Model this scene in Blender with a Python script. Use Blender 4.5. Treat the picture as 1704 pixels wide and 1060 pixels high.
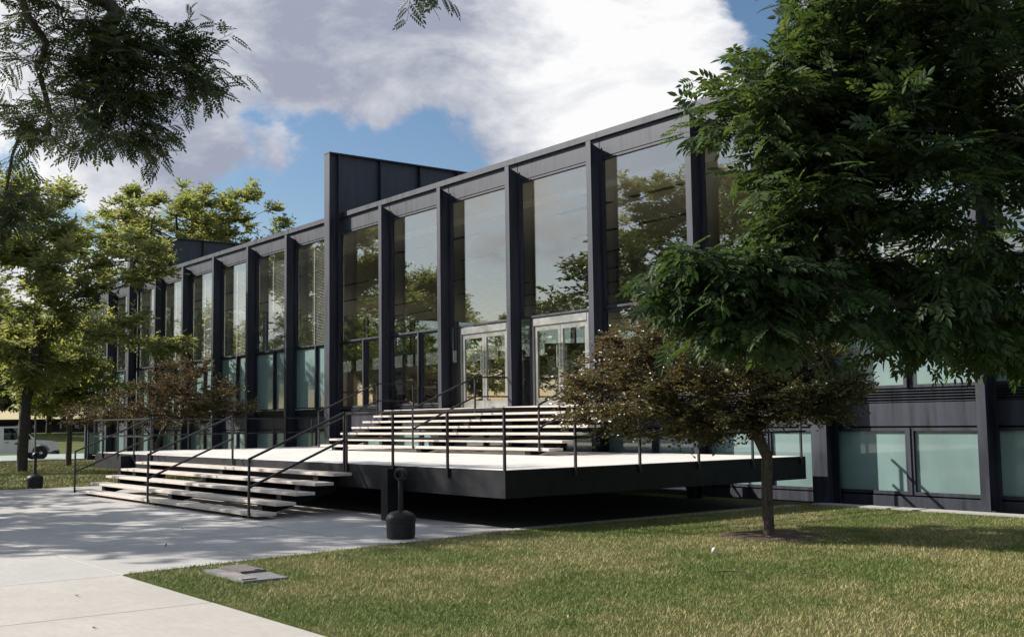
import bpy, bmesh, math
import numpy as np
from mathutils import Vector, Matrix

for o in list(bpy.data.objects):
    bpy.data.objects.remove(o, do_unlink=True)
SC = bpy.context.scene
COL = SC.collection
R = math.radians
# ------------------------------------------------------------------ camera
CAM = Vector((30.990, -16.575, 1.438))
right = Vector((0.60580881, 0.79548557, -0.01408516))
up = Vector((0.08004982, -0.04332976, 0.99584866))
fwd = Vector((-0.79157293, 0.60442141, 0.08992803))
cd = bpy.data.cameras.new('camera'); cam = bpy.data.objects.new('camera', cd); COL.objects.link(cam)
m3 = Matrix((right, up, -fwd)).transposed()
cam.matrix_world = Matrix.Translation(CAM) @ m3.to_4x4()
cd.sensor_width = 36.0
cd.lens = 36.0 * 1879.4 / 1704
cd.clip_start = 0.05; cd.clip_end = 3000
SC.camera = cam
SC.render.resolution_x = 1024; SC.render.resolution_y = 636
SC.view_settings.view_transform = 'Standard'; SC.view_settings.look = 'None'
SC.view_settings.gamma = 1.0; SC.view_settings.use_curve_mapping = False
SC.view_settings.exposure = 0.55
SC.render.engine = 'CYCLES'
SC.cycles.use_denoising = True
SC.cycles.max_bounces = 8
SC.cycles.transparent_max_bounces = 12
SC.cycles.caustics_reflective = False; SC.cycles.caustics_refractive = False

# ------------------------------------------------------------------ sun and sky
SUN_TO = Vector((1.4, 1.0, -1.12)).normalized()          # travel direction of the light
SUN_EL = math.asin(-SUN_TO.z)
SUN_AZ = math.atan2(-SUN_TO.x, -SUN_TO.y)                 # clockwise from +Y
sd = bpy.data.lights.new('sun', 'SUN'); sun = bpy.data.objects.new('sun', sd); COL.objects.link(sun)
sd.energy = 5.0; sd.angle = R(0.55); sd.color = (1.0, 0.945, 0.86)
sun.rotation_euler = SUN_TO.to_track_quat('-Z', 'Y').to_euler()
sun.location = (0, -40, 60)

world = bpy.data.worlds.new('World'); SC.world = world; world.use_nodes = True

class NT:
    """tiny node-tree helper"""
    def __init__(s, tree): s.t = tree; s.n = tree.nodes; s.l = tree.links
    def add(s, kind, **kw):
        nd = s.n.new(kind)
        for k, v in kw.items():
            if k.startswith('i_'):
                nd.inputs[k[2:].replace('_', ' ')].default_value = v
            else: setattr(nd, k, v)
        return nd
    def link(s, a, b): s.l.new(a, b)
    def math(s, op, a, b=None, clamp=False):
        nd = s.n.new('ShaderNodeMath'); nd.operation = op; nd.use_clamp = clamp
        for i, v in enumerate((a, b)):
            if v is None: continue
            if isinstance(v, (int, float)): nd.inputs[i].default_value = v
            else: s.l.new(v, nd.inputs[i])
        return nd.outputs[0]
    def mixc(s, fac, a, b, blend='MIX'):
        nd = s.n.new('ShaderNodeMix'); nd.data_type = 'RGBA'; nd.blend_type = blend
        for sock, v in ((nd.inputs[0], fac), (nd.inputs[6], a), (nd.inputs[7], b)):
            if isinstance(v, (int, float)): sock.default_value = v
            elif isinstance(v, (tuple, list)): sock.default_value = tuple(v) + ((1,) if len(v) == 3 else ())
            else: s.l.new(v, sock)
        return nd.outputs[2]
    def maprange(s, v, a, b, c=0.0, d=1.0, smooth=False):
        nd = s.n.new('ShaderNodeMapRange'); nd.clamp = True
        if smooth: nd.interpolation_type = 'SMOOTHSTEP'
        s.l.new(v, nd.inputs[0])
        for i, x in zip((1, 2, 3, 4), (a, b, c, d)): nd.inputs[i].default_value = x
        return nd.outputs[0]
    def noise(s, vec, scale, detail=4, rough=0.55, dist=0.0):
        nd = s.n.new('ShaderNodeTexNoise')
        nd.inputs['Scale'].default_value = scale; nd.inputs['Detail'].default_value = detail
        nd.inputs['Roughness'].default_value = rough; nd.inputs['Distortion'].default_value = dist
        if vec is not None: s.l.new(vec, nd.inputs['Vector'])
        return nd.outputs['Fac']
    def mapping(s, vec, scale=(1, 1, 1), loc=(0, 0, 0), rot=(0, 0, 0)):
        nd = s.n.new('ShaderNodeMapping'); s.l.new(vec, nd.inputs[0])
        nd.inputs['Scale'].default_value = scale; nd.inputs['Location'].default_value = loc; nd.inputs['Rotation'].default_value = rot
        return nd.outputs[0]

w = NT(world.node_tree); w.n.clear()
wout = w.add('ShaderNodeOutputWorld'); wbg = w.add('ShaderNodeBackground'); wbg.inputs['Strength'].default_value = 0.10
w.link(wbg.outputs[0], wout.inputs[0])
sky = w.add('ShaderNodeTexSky', sky_type='NISHITA', sun_disc=False, sun_elevation=SUN_EL, sun_rotation=SUN_AZ,
            air_density=1.0, dust_density=0.6, ozone_density=1.6)
tc = w.add('ShaderNodeTexCoord'); D = tc.outputs['Generated']
# cumulus: noise over the view direction, with a few broad cloud banks and clear gaps of this day's sky
BANKS = [  # direction, angular radius (deg), weight
    ((-0.858, 0.42, 0.297), 13, 0.46), ((-0.807, 0.508, 0.30), 9, 0.26), ((-0.94, 0.238, 0.246), 10, 0.22), ((-0.897, 0.315, 0.309), 8, 0.12),
    ((-0.726, 0.622, 0.294), 8, 0.30), ((-0.675, 0.677, 0.285), 7.0, 0.30), ((-0.756, 0.611, 0.235), 4.5, 0.22), ((-0.643, 0.686, 0.339), 4, 0.12),
    ((-0.88, 0.425, 0.205), 8, -0.55), ((-0.84, 0.492, 0.216), 5, -0.30), ((-0.795, 0.556, 0.241), 4.5, -0.46), ((-0.627, 0.705, 0.335), 4.5, -0.40),
    ((-0.694, 0.63, 0.352), 4.5, -0.40), ((-0.795, 0.556, 0.235), 6, -0.22), ((-0.95, 0.242, 0.185), 5, -0.18)]
cv = w.mapping(D, scale=(1, 1, 1.7), loc=(3.1, 1.7, 0.4))
n_big = w.noise(cv, 4.6, 12, 0.62, 0.25)
dens = w.math('SUBTRACT', n_big, 0.488)
dens = w.math('MULTIPLY', dens, 1.5)
base = dens; grey = None
for i_, (d, rad, amp) in enumerate(BANKS):
    dp = w.add('ShaderNodeVectorMath', operation='DOT_PRODUCT'); w.link(D, dp.inputs[0]); dp.inputs[1].default_value = Vector(d).normalized()
    f = w.maprange(dp.outputs['Value'], math.cos(R(rad)), 1.0, 0, amp, True)
    dens = w.math('ADD', dens, f)
    if i_ < 3: grey = f if grey is None else w.math('ADD', grey, f)       # the first three banks are the deep ones with shaded undersides
alpha = w.maprange(dens, -0.02, 0.13, 0, 1, True)
thick = w.maprange(w.math('ADD', w.math('MULTIPLY', base, .9), grey), 0.06, 0.62, 0, 1, True)
n_det = w.noise(w.mapping(D, scale=(1, 1, 2.0), loc=(7.3, 2.2, 5.4)), 7.0, 12, 0.62, 0.35)
thick = w.math('ADD', thick, w.maprange(n_det, 0.3, 0.7, -0.50, 0.42), True)
ccol = w.mixc(thick, (6.7, 6.7, 6.75), (2.45, 2.65, 3.35))
hs = w.add('ShaderNodeHueSaturation'); hs.inputs['Saturation'].default_value = 1.12; hs.inputs['Value'].default_value = .74; w.link(sky.outputs[0], hs.inputs['Color'])
fin = w.mixc(alpha, hs.outputs[0], ccol)
w.link(fin, wbg.inputs['Color'])

# ------------------------------------------------------------------ materials
MATS = {}
def newmat(name):
    m = bpy.data.materials.new(name); m.use_nodes = True; t = NT(m.node_tree)
    b = t.n['Principled BSDF']; MATS[name] = m
    return m, t, b
def objco(t):
    return t.add('ShaderNodeTexCoord').outputs['Object']
def geopos(t):
    return t.add('ShaderNodeNewGeometry').outputs['Position']
def simple(name, c, rough=0.5, var=0.12, scale=6.0, metal=0.0, bump=0.0, bscale=60, spec=0.5, streak=None, rvar=.08):
    m, t, b = newmat(name); p = geopos(t)
    n = t.noise(p if streak is None else t.mapping(p, scale=streak), scale, 6, 0.6)
    dark = tuple(x * (1 - var * 2) for x in c); lite = tuple(min(1, x * (1 + var * 2)) for x in c)
    t.link(t.mixc(t.maprange(n, 0.3, 0.7), dark, lite), b.inputs['Base Color'])
    t.link(t.maprange(n, 0.25, 0.75, max(0.02, rough - rvar), min(1, rough + rvar)), b.inputs['Roughness'])
    b.inputs['Metallic'].default_value = metal
    b.inputs['Specular IOR Level'].default_value = spec
    if bump:
        bp = t.add('ShaderNodeBump'); bp.inputs['Strength'].default_value = bump; bp.inputs['Distance'].default_value = 0.01
        t.link(t.noise(p, bscale, 5, 0.6), bp.inputs['Height']); t.link(bp.outputs[0], b.inputs['Normal'])
    return m
STEEL = simple('black_steel_paint', (0.0150, 0.0172, 0.0285), 0.55, 0.5, 1.6, spec=.62, rvar=.17, streak=(3.5, 3.5, .35), bump=.05, bscale=30)
STEEL.node_tree.nodes['Principled BSDF'].inputs['Specular Tint'].default_value = (.88, .92, 1, 1)
STEEL_DECK = simple('worn_black_steel', (0.011, 0.012, 0.016), 0.55, 0.35, 3.0, bump=.12, bscale=40, spec=.26)
RAIL = simple('rail_paint', (0.022, 0.022, 0.026), 0.4, 0.2, 5)
ALU = simple('brushed_aluminium', (0.46, 0.46, 0.45), 0.36, 0.04, 3, metal=0.9)
DARKVOID = simple('soot_black', (0.012, 0.012, 0.013), 0.7, 0.1)
def travertine():
    m, t, b = newmat('travertine'); p = geopos(t); oi = t.add('ShaderNodeObjectInfo').outputs['Random']
    off = t.add('ShaderNodeVectorMath', operation='ADD'); t.link(p, off.inputs[0])
    cx = t.add('ShaderNodeCombineXYZ'); t.link(t.math('MULTIPLY', oi, 37), cx.inputs[0]); t.link(t.math('MULTIPLY', oi, 11), cx.inputs[1]); t.link(cx.outputs[0], off.inputs[1])
    q = off.outputs[0]
    vein = t.noise(t.mapping(q, scale=(.9, 5, 16)), 3.2, 6, .62, .4); blot = t.noise(q, 1.1, 5, .6); pit = t.noise(t.mapping(q, scale=(1, 2.2, 3)), 48, 3, .7)
    col = t.mixc(t.maprange(vein, .35, .68), (.70, .645, .58), (.50, .44, .385))
    col = t.mixc(t.maprange(blot, .52, .75, 0, .45), col, (.34, .30, .27))
    col = t.mixc(t.maprange(pit, .60, .68, 0, .8), col, (.10, .085, .075))
    t.link(col, b.inputs['Base Color']); b.inputs['Roughness'].default_value = .66
    bp = t.add('ShaderNodeBump'); bp.inputs['Strength'].default_value = .5; bp.inputs['Distance'].default_value = .006; bp.invert = True
    t.link(t.maprange(pit, .52, .68), bp.inputs['Height']); t.link(bp.outputs[0], b.inputs['Normal'])
    return m
TRAV = travertine()
TERR = simple('terrace_stone', (0.70, 0.675, 0.63), 0.6, 0.05, 1.3, bump=.1, bscale=90)
CEIL = simple('ceiling_plaster', (0.62, 0.56, 0.46), 0.8, 0.03)
CEILW = simple('ceiling_white_strip', (0.85, 0.84, 0.80), 0.7, 0.02)
TERRAZZO = simple('terrazzo_floor', (0.42, 0.41, 0.38), 0.35, 0.08, 30)
OAK = simple('oak_panel', (0.085, 0.055, 0.03), 0.45, 0.25, 3, streak=(6, 6, .5))
WHITEP = simple('white_panel', (0.72, 0.72, 0.68), 0.5, 0.03)
BLIND = simple('blind_slat_white', (0.80, 0.80, 0.78), 0.5, 0.03)
ROOFM = simple('roof_gravel', (0.3, 0.29, 0.27), 0.9, 0.2, 8)
BARK = simple('bark_dark', (0.050, 0.042, 0.035), 0.9, 0.4, 14, bump=.8, bscale=26, streak=(2.5, 2.5, .6))
BARK2 = simple('bark_grey', (0.085, 0.068, 0.055), 0.9, 0.4, 18, bump=.9, bscale=34, streak=(2.5, 2.5, .6))
BLACKPL = simple('black_plastic', (0.014, 0.014, 0.016), 0.5, 0.2, 12, bump=.06, bscale=120, spec=.3)
RUBBER = simple('tyre_rubber', (0.018, 0.018, 0.018), 0.8, 0.1)
TRUCKW = simple('white_car_paint', (0.72, 0.72, 0.72), 0.25, 0.03, 2, spec=0.6)
CHROME = simple('chrome', (0.7, 0.7, 0.7), 0.15, 0.05, metal=1.0)
RED = simple('red_paint', (0.5, 0.03, 0.03), 0.5, 0.05)
SKIN = simple('skin', (0.30, 0.17, 0.11), 0.55, 0.08)
HAIR = simple('black_hair', (0.012, 0.010, 0.009), 0.5, 0.2)
def cloth(n, c): return simple('cloth_' + n, c, 0.85, 0.12, 12)
MUD = simple('bare_soil', (0.062, 0.042, 0.028), 0.95, 0.35, 9, bump=.8, bscale=30)
PAPER = simple('litter_white', (0.8, 0.8, 0.78), 0.6, 0.03)
STRAW = simple('dry_leaf', (0.34, 0.24, 0.13), 0.7, 0.3, 20)
TWIG = simple('dead_twig', (0.07, 0.05, 0.035), 0.9, 0.3, 20)
HANDHOLE = simple('handhole_frame', (0.17, 0.17, 0.175), 0.7, 0.2, 14, bump=.3, bscale=90)
SHADE_BRICK = simple('shade_dark_brick', (0.03, 0.024, 0.022), 0.85, 0.3, 2)  # wall tone darkened to pass for the shade under the far trees

def aggregate(name, c1, c2):
    m, t, b = newmat(name); p = geopos(t)
    n = t.noise(p, 130, 3, 0.7); n2 = t.noise(p, 6, 4)
    base = t.mixc(t.maprange(n, 0.42, 0.58), c1, c2)
    t.link(t.mixc(t.maprange(n2, .3, .7, 0, .35), base, tuple(x * .6 for x in c1)), b.inputs['Base Color'])
    b.inputs['Roughness'].default_value = .85
    bp = t.add('ShaderNodeBump'); bp.inputs['Strength'].default_value = .6; bp.inputs['Distance'].default_value = .006
    t.link(n, bp.inputs['Height']); t.link(bp.outputs[0], b.inputs['Normal'])
    return m
LID_A = aggregate('lid_dark', (0.10, 0.085, 0.085), (0.24, 0.21, 0.20))
LID_B = aggregate('lid_light', (0.09, 0.08, 0.08), (0.48, 0.44, 0.42))

def concrete(name, c):
    m, t, b = newmat(name); p = geopos(t)
    oi = t.add('ShaderNodeObjectInfo').outputs['Random']
    n1 = t.noise(p, 0.9, 6, 0.62); n2 = t.noise(t.mapping(p, scale=(1, 3, 1)), 7, 5, .6); n3 = t.noise(p, 85, 3, .7)
    col = t.mixc(t.maprange(n1, .3, .7), tuple(x * .86 for x in c), tuple(x * 1.10 for x in c))
    col = t.mixc(t.maprange(n2, .40, .72, 0, .40), col, tuple(x * .68 for x in c))
    col = t.mixc(t.maprange(n3, .58, .74, 0, .5), col, tuple(x * .62 for x in c))
    col = t.mixc(t.maprange(oi, 0, 1, 0, .34), col, tuple(x * .74 for x in c))
    vor = t.add('ShaderNodeTexVoronoi'); vor.inputs['Scale'].default_value = 1.7; t.link(p, vor.inputs['Vector'])
    col = t.mixc(t.maprange(vor.outputs['Distance'], .0, .03, .75, 0), col, (0.05, 0.045, 0.04))
    t.link(col, b.inputs['Base Color'])
    b.inputs['Roughness'].default_value = .78
    bp = t.add('ShaderNodeBump'); bp.inputs['Strength'].default_value = .25; bp.inputs['Distance'].default_value = .004
    t.link(t.math('ADD', n3, n2), bp.inputs['Height']); t.link(bp.outputs[0], b.inputs['Normal'])
    return m
CONC_OLD = concrete('old_grey_concrete', (0.465, 0.448, 0.425))
CONC_NEW = concrete('new_pale_concrete', (0.47, 0.445, 0.40))
JOINT = simple('joint_grit', (0.10, 0.085, 0.07), 0.95, 0.3, 20)
ASPH = simple('pale_road', (0.30, 0.36, 0.34), 0.85, 0.08, 2)

def glass(name, ior, tint):
    m, t, b = newmat(name); t.n.remove(b)
    out = t.n['Material Output']
    tr = t.add('ShaderNodeBsdfTransparent'); tr.inputs[0].default_value = (*tint, 1)
    gl = t.add('ShaderNodeBsdfGlossy'); gl.inputs['Roughness'].default_value = 0.0
    fr = t.add('ShaderNodeFresnel')                      # the far face of the sheet is met from inside: 1/ior keeps its reflectance the same
    bf = t.add('ShaderNodeNewGeometry').outputs['Backfacing']
    t.link(t.maprange(bf, 0, 1, ior, 1 / ior), fr.inputs['IOR'])
    mx = t.add('ShaderNodeMixShader'); t.link(fr.outputs[0], mx.inputs[0]); t.link(tr.outputs[0], mx.inputs[1]); t.link(gl.outputs[0], mx.inputs[2])
    t.link(mx.outputs[0], out.inputs[0])
    return m
GLASS = glass('clear_plate_glass', 2.75, (0.95, 0.96, 0.94))
CARGLASS = glass('car_glass', 1.5, (0.6, 0.63, 0.63))
def frosted(name, c):
    m, t, b = newmat(name); p = geopos(t)
    n = t.noise(p, .7, 4, .6); n2 = t.noise(t.mapping(p, scale=(6, 6, .6)), 3, 5, .6)
    col = t.mixc(t.maprange(n, .3, .7), tuple(x * .88 for x in c), tuple(x * 1.1 for x in c))
    col = t.mixc(t.maprange(n2, .55, .75, 0, .25), col, tuple(min(1, x * 1.5) for x in c))
    oi = t.add('ShaderNodeObjectInfo').outputs['Random']           # pane-to-pane differences, and dim furniture behind
    col = t.mixc(t.maprange(oi, 0, 1, 0, .30), col, tuple(x * .55 for x in c))
    dim = t.noise(t.mapping(p, scale=(1, 1, .55)), 1.3, 2, .4)
    col = t.mixc(t.maprange(dim, .5, .66, 0, .35), col, tuple(x * .5 for x in c))
    t.link(col, b.inputs['Base Color']); b.inputs['Roughness'].default_value = .45
    b.inputs['Coat Weight'].default_value = .9; b.inputs['Coat Roughness'].default_value = .05; b.inputs['Coat IOR'].default_value = 1.6
    return m
FROST = frosted('frosted_glass', (0.20, 0.31, 0.30))

def leafmat(name, cols, trans=0.35, rough=0.5, spec=0.4, tcol=None):
    """leaf colour varies leaf by leaf (random per mesh island) and softly over the crown"""
    m, t, b = newmat(name); out = t.n['Material Output']
    geo = t.add('ShaderNodeNewGeometry')
    rp = t.add('ShaderNodeValToRGB'); cr = rp.color_ramp
    cr.elements[0].position = 0; cr.elements[1].position = 1
    while len(cr.elements) < len(cols): cr.elements.new(0.5)
    for i, c in enumerate(cols):
        cr.elements[i].position = i / (len(cols) - 1); cr.elements[i].color = (*c, 1)
    n = t.noise(geo.outputs['Position'], 0.55, 3, .5)
    f = t.math('ADD', t.math('MULTIPLY', geo.outputs['Random Per Island'], 0.6), t.maprange(n, .3, .7, 0, .4))
    t.link(f, rp.inputs[0])
    t.link(rp.outputs[0], b.inputs['Base Color']); b.inputs['Roughness'].default_value = rough
    b.inputs['Specular IOR Level'].default_value = spec
    tl = t.add('ShaderNodeBsdfTranslucent')
    t.link(t.mixc(1.0, rp.outputs[0], tcol or (1.6, 1.7, .7), 'MULTIPLY'), tl.inputs[0])
    mx = t.add('ShaderNodeMixShader'); mx.inputs[0].default_value = trans
    t.link(b.outputs[0], mx.inputs[1]); t.link(tl.outputs[0], mx.inputs[2]); t.link(mx.outputs[0], out.inputs[0])
    return m
L_ASH = leafmat('ash_leaf', [(0.021, 0.040, 0.017), (0.037, 0.064, 0.025), (0.058, 0.089, 0.036), (0.100, 0.123, 0.054)], .36, .58, .22, (1.8, 1.85, .85))
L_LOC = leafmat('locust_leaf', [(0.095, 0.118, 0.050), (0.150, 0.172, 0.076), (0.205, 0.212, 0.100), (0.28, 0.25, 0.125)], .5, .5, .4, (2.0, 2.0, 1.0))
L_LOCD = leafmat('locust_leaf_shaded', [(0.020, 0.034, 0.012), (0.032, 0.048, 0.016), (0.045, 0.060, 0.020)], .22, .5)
L_DEEP = leafmat('deep_green_leaf', [(0.044, 0.066, 0.022), (0.072, 0.096, 0.034), (0.115, 0.126, 0.046)], .4, .5, .4, (1.9, 1.9, .8))
L_HAW = leafmat('hawthorn_leaf', [(0.060, 0.074, 0.028), (0.092, 0.098, 0.042), (0.138, 0.120, 0.064), (0.195, 0.120, 0.085)], .32, .33, .7, (1.3, 1.2, .7))
L_HAW2 = leafmat('russet_leaf', [(0.052, 0.064, 0.026), (0.080, 0.076, 0.034), (0.125, 0.085, 0.050), (0.090, 0.104, 0.040)], .25, .5, .3, (1.5, 1.3, .8))
BERRY = simple('red_berry', (0.20, 0.030, 0.022), 0.35, 0.3, 30)

def grassmat(name, lawn=False):
    m, t, b = newmat(name); geo = t.add('ShaderNodeNewGeometry'); p = geo.outputs['Position']
    n1 = t.noise(p, 0.45, 5, .6, .3); n2 = t.noise(p, 2.3, 5, .65)
    patch = t.math('ADD', t.math('MULTIPLY', n1, .6), t.math('MULTIPLY', n2, .4))
    dry = t.maprange(patch, .43, .56)
    if lawn:
        n3 = t.noise(p, 60, 4, .7)
        g = t.mixc(t.maprange(n3, .3, .7), (0.062, 0.090, 0.026), (0.112, 0.142, 0.044))
        s = t.mixc(t.maprange(n3, .3, .7), (0.165, 0.140, 0.072), (0.25, 0.21, 0.115))
        col = t.mixc(t.math('MULTIPLY', dry, .38), g, s)
        bp = t.add('ShaderNodeBump'); bp.inputs['Strength'].default_value = .8; bp.inputs['Distance'].default_value = .02
        t.link(n3, bp.inputs['Height']); t.link(bp.outputs[0], b.inputs['Normal'])
    else:
        r = geo.outputs['Random Per Island']
        f = t.math('ADD', t.math('MULTIPLY', r, .52), t.math('MULTIPLY', dry, .46))
        rp = t.add('ShaderNodeValToRGB'); cr = rp.color_ramp
        st = [(0, (0.092, 0.140, 0.034)), (.35, (0.175, 0.215, 0.058)), (.58, (0.28, 0.265, 0.095)), (.8, (0.45, 0.375, 0.19)), (1, (0.60, 0.49, 0.29))]
        while len(cr.elements) < len(st): cr.elements.new(.5)
        for e, (q, c) in zip(cr.elements, st): e.position = q; e.color = (*c, 1)
        t.link(f, rp.inputs[0]); col = rp.outputs[0]
    t.link(col, b.inputs['Base Color']); b.inputs['Roughness'].default_value = .95 if lawn else .6; b.inputs['Specular IOR Level'].default_value = .04 if lawn else .25
    return m
GRASS = grassmat('grass_blade'); LAWN = grassmat('lawn_soil', True)

# ------------------------------------------------------------------ mesh helpers
class MB:
    """collects boxes, prisms, tubes and lathes, builds ONE mesh"""
    def __init__(s): s.v = []; s.f = []
    def raw(s, v, f):
        o = len(s.v); s.v += [tuple(p) for p in v]; s.f += [tuple(i + o for i in q) for q in f]; return s
    def box(s, x0, x1, y0, y1, z0, z1):
        return s.raw([(x0, y0, z0), (x1, y0, z0), (x1, y1, z0), (x0, y1, z0), (x0, y0, z1), (x1, y0, z1), (x1, y1, z1), (x0, y1, z1)],
                     [(0, 3, 2, 1), (4, 5, 6, 7), (0, 1, 5, 4), (1, 2, 6, 5), (2, 3, 7, 6), (3, 0, 4, 7)])
    def bbox(s, x0, x1, y0, y1, z0, z1, c=0.006):
        """box with its long edges chamfered"""
        bm = bmesh.new(); bmesh.ops.create_cube(bm, size=1)
        for v in bm.verts: v.co = Vector(((x0 + x1) / 2 + v.co.x * (x1 - x0), (y0 + y1) / 2 + v.co.y * (y1 - y0), (z0 + z1) / 2 + v.co.z * (z1 - z0)))
        bmesh.ops.bevel(bm, geom=bm.edges[:], offset=c, segments=1, affect='EDGES')
        s.raw([v.co[:] for v in bm.verts], [[v.index for v in f.verts] for f in bm.faces] if not bm.verts.index_update() else []); bm.free(); return s
    def prism(s, poly, axis, a, b):
        """extrude a 2-D outline along axis (0=x: poly is (y,z), 1=y: poly is (x,z), 2=z: poly is (x,y))"""
        n = len(poly)
        def P(q, h): return (h, q[0], q[1]) if axis == 0 else (q[0], h, q[1]) if axis == 1 else (q[0], q[1], h)
        v = [P(q, a) for q in poly] + [P(q, b) for q in poly]
        f = [tuple(range(n))[::-1], tuple(range(n, 2 * n))] + [(i, (i + 1) % n, n + (i + 1) % n, n + i) for i in range(n)]
        return s.raw(v, f)
    def bar(s, p, q, w, h=None, upv=(0, 0, 1)):
        h = h or w; p = Vector(p); q = Vector(q); d = (q - p).normalized(); u = Vector(upv)
        if abs(d.dot(u)) > .98: u = Vector((0, 1, 0))
        x = d.cross(u).normalized() * w / 2; y = x.cross(d).normalized() * h / 2
        v = [e + a * x + b * y for e in (p, q) for a, b in ((-1, -1), (1, -1), (1, 1), (-1, 1))]
        return s.raw(v, [(0, 1, 2, 3), (7, 6, 5, 4), (0, 4, 5, 1), (1, 5, 6, 2), (2, 6, 7, 3), (3, 7, 4, 0)])
    def tube(s, pts, rad, n=8):
        pts = [Vector(p) for p in pts]; rad = rad if isinstance(rad, (list, tuple)) else [rad] * len(pts); v = []; f = []
        for i, p in enumerate(pts):
            d = (pts[min(i + 1, len(pts) - 1)] - pts[max(i - 1, 0)]).normalized()
            a = d.orthogonal().normalized() if i == 0 else (a - d * a.dot(d)).normalized()
            b = d.cross(a)
            v += [p + (a * math.cos(k * 2 * math.pi / n) + b * math.sin(k * 2 * math.pi / n)) * rad[i] for k in range(n)]
        for i in range(len(pts) - 1):
            f += [(i * n + k, i * n + (k + 1) % n, (i + 1) * n + (k + 1) % n, (i + 1) * n + k) for k in range(n)]
        f += [tuple(range(n))[::-1], tuple((len(pts) - 1) * n + k for k in range(n))]
        return s.raw(v, f)
    def lathe(s, prof, n=28, c=(0, 0, 0)):
        v = [(c[0] + r * math.cos(k * 2 * math.pi / n), c[1] + r * math.sin(k * 2 * math.pi / n), c[2] + z) for r, z in prof for k in range(n)]
        f = [(i * n + k, i * n + (k + 1) % n, (i + 1) * n + (k + 1) % n, (i + 1) * n + k) for i in range(len(prof) - 1) for k in range(n)]
        f += [tuple(range(n))[::-1], tuple((len(prof) - 1) * n + k for k in range(n))]
        return s.raw(v, f)
    def mesh(s, name, mat, smooth=False):
        me = bpy.data.meshes.new(name); me.from_pydata(s.v, [], s.f); me.validate(); me.update()
        if mat: me.materials.append(mat)
        if smooth:
            for p in me.polygons: p.use_smooth = True
            try: me.set_sharp_from_angle(angle=R(38))
            except Exception: pass
        return me
    def build(s, name, mat, parent=None, smooth=False):
        return link(name, s.mesh(name, mat, smooth), parent)
def link(name, me, parent=None, loc=None):
    o = bpy.data.objects.new(name, me); COL.objects.link(o)
    if parent is not None: o.parent = parent
    if loc is not None: o.location = loc
    return o
def tag(o, label=None, cat=None, group=None, kind=None):
    for k, v in (('label', label), ('category', cat), ('group', group), ('kind', kind)):
        if v: o[k] = v
    return o
def thing(name, label, cat, loc=(0, 0, 0), rz=0, group=None):
    o = link(name, None, None, loc); o.rotation_euler.z = rz
    return tag(o, label, cat, group)
def B(x0, x1, y0, y1, z0, z1): return MB().box(x0, x1, y0, y1, z0, z1)
def npmesh(name, V, Q, mat, smooth=False):
    me = bpy.data.meshes.new(name); V = np.asarray(V, np.float32).reshape(-1, 3); Q = np.asarray(Q, np.int32)
    k = Q.shape[1]
    me.vertices.add(len(V)); me.vertices.foreach_set('co', V.ravel())
    me.loops.add(Q.size); me.loops.foreach_set('vertex_index', Q.ravel())
    me.polygons.add(len(Q)); me.polygons.foreach_set('loop_start', np.arange(0, Q.size, k, dtype=np.int32))
    me.polygons.foreach_set('loop_total', np.full(len(Q), k, np.int32))
    if smooth: me.polygons.foreach_set('use_smooth', np.ones(len(Q), bool))
    me.update(calc_edges=True); me.materials.append(mat)
    return me
def inst(tv, tq, M, P):
    """copies of a template (tv verts, tq quads) with 3x3 frames M and positions P, as one vertex/face array"""
    V = np.einsum('nij,kj->nki', M, tv) + P[:, None, :]
    Q = (np.arange(len(P)) * len(tv))[:, None, None] + tq[None]
    return V.reshape(-1, 3), Q.reshape(-1, tq.shape[1])
def frames(axis, normal, scale):
    """3x3 frames whose local y runs along axis, z roughly along normal"""
    y = axis / (np.linalg.norm(axis, axis=1, keepdims=True) + 1e-9)
    x = np.cross(y, normal); x /= (np.linalg.norm(x, axis=1, keepdims=True) + 1e-9)
    z = np.cross(x, y)
    return np.stack([x, y, z], axis=2) * np.asarray(scale)[:, None, None]

# ------------------------------------------------------------------ ground
def ground_z(x):
    x = np.asarray(x, float)
    s1 = np.clip((-15 - x) / 15, 0, 1); s1 = s1 * s1 * (3 - 2 * s1)
    s2 = np.clip((-48 - x) / 34, 0, 1); s2 = s2 * s2 * (3 - 2 * s2)
    return -0.125 - 0.21 * s1 + 1.15 * s2
xs = np.concatenate([np.linspace(-900, -120, 8), np.linspace(-110, 60, 86), np.linspace(80, 900, 8)])
ys = np.concatenate([np.linspace(-900, -80, 8), np.linspace(-70, 90, 30), np.linspace(120, 900, 8)])
gx, gy = np.meshgrid(xs, ys); nx = len(xs)
gV = np.stack([gx, gy, ground_z(gx)], -1).reshape(-1, 3)
ii = (np.arange(len(ys) - 1)[:, None] * nx + np.arange(nx - 1)[None]).ravel()
gQ = np.stack([ii, ii + 1, ii + nx + 1, ii + nx], 1)
tag(link('ground', npmesh('ground', gV, gQ, LAWN, True)), 'wide mown lawn round the hall', None, None, 'structure')

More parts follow.
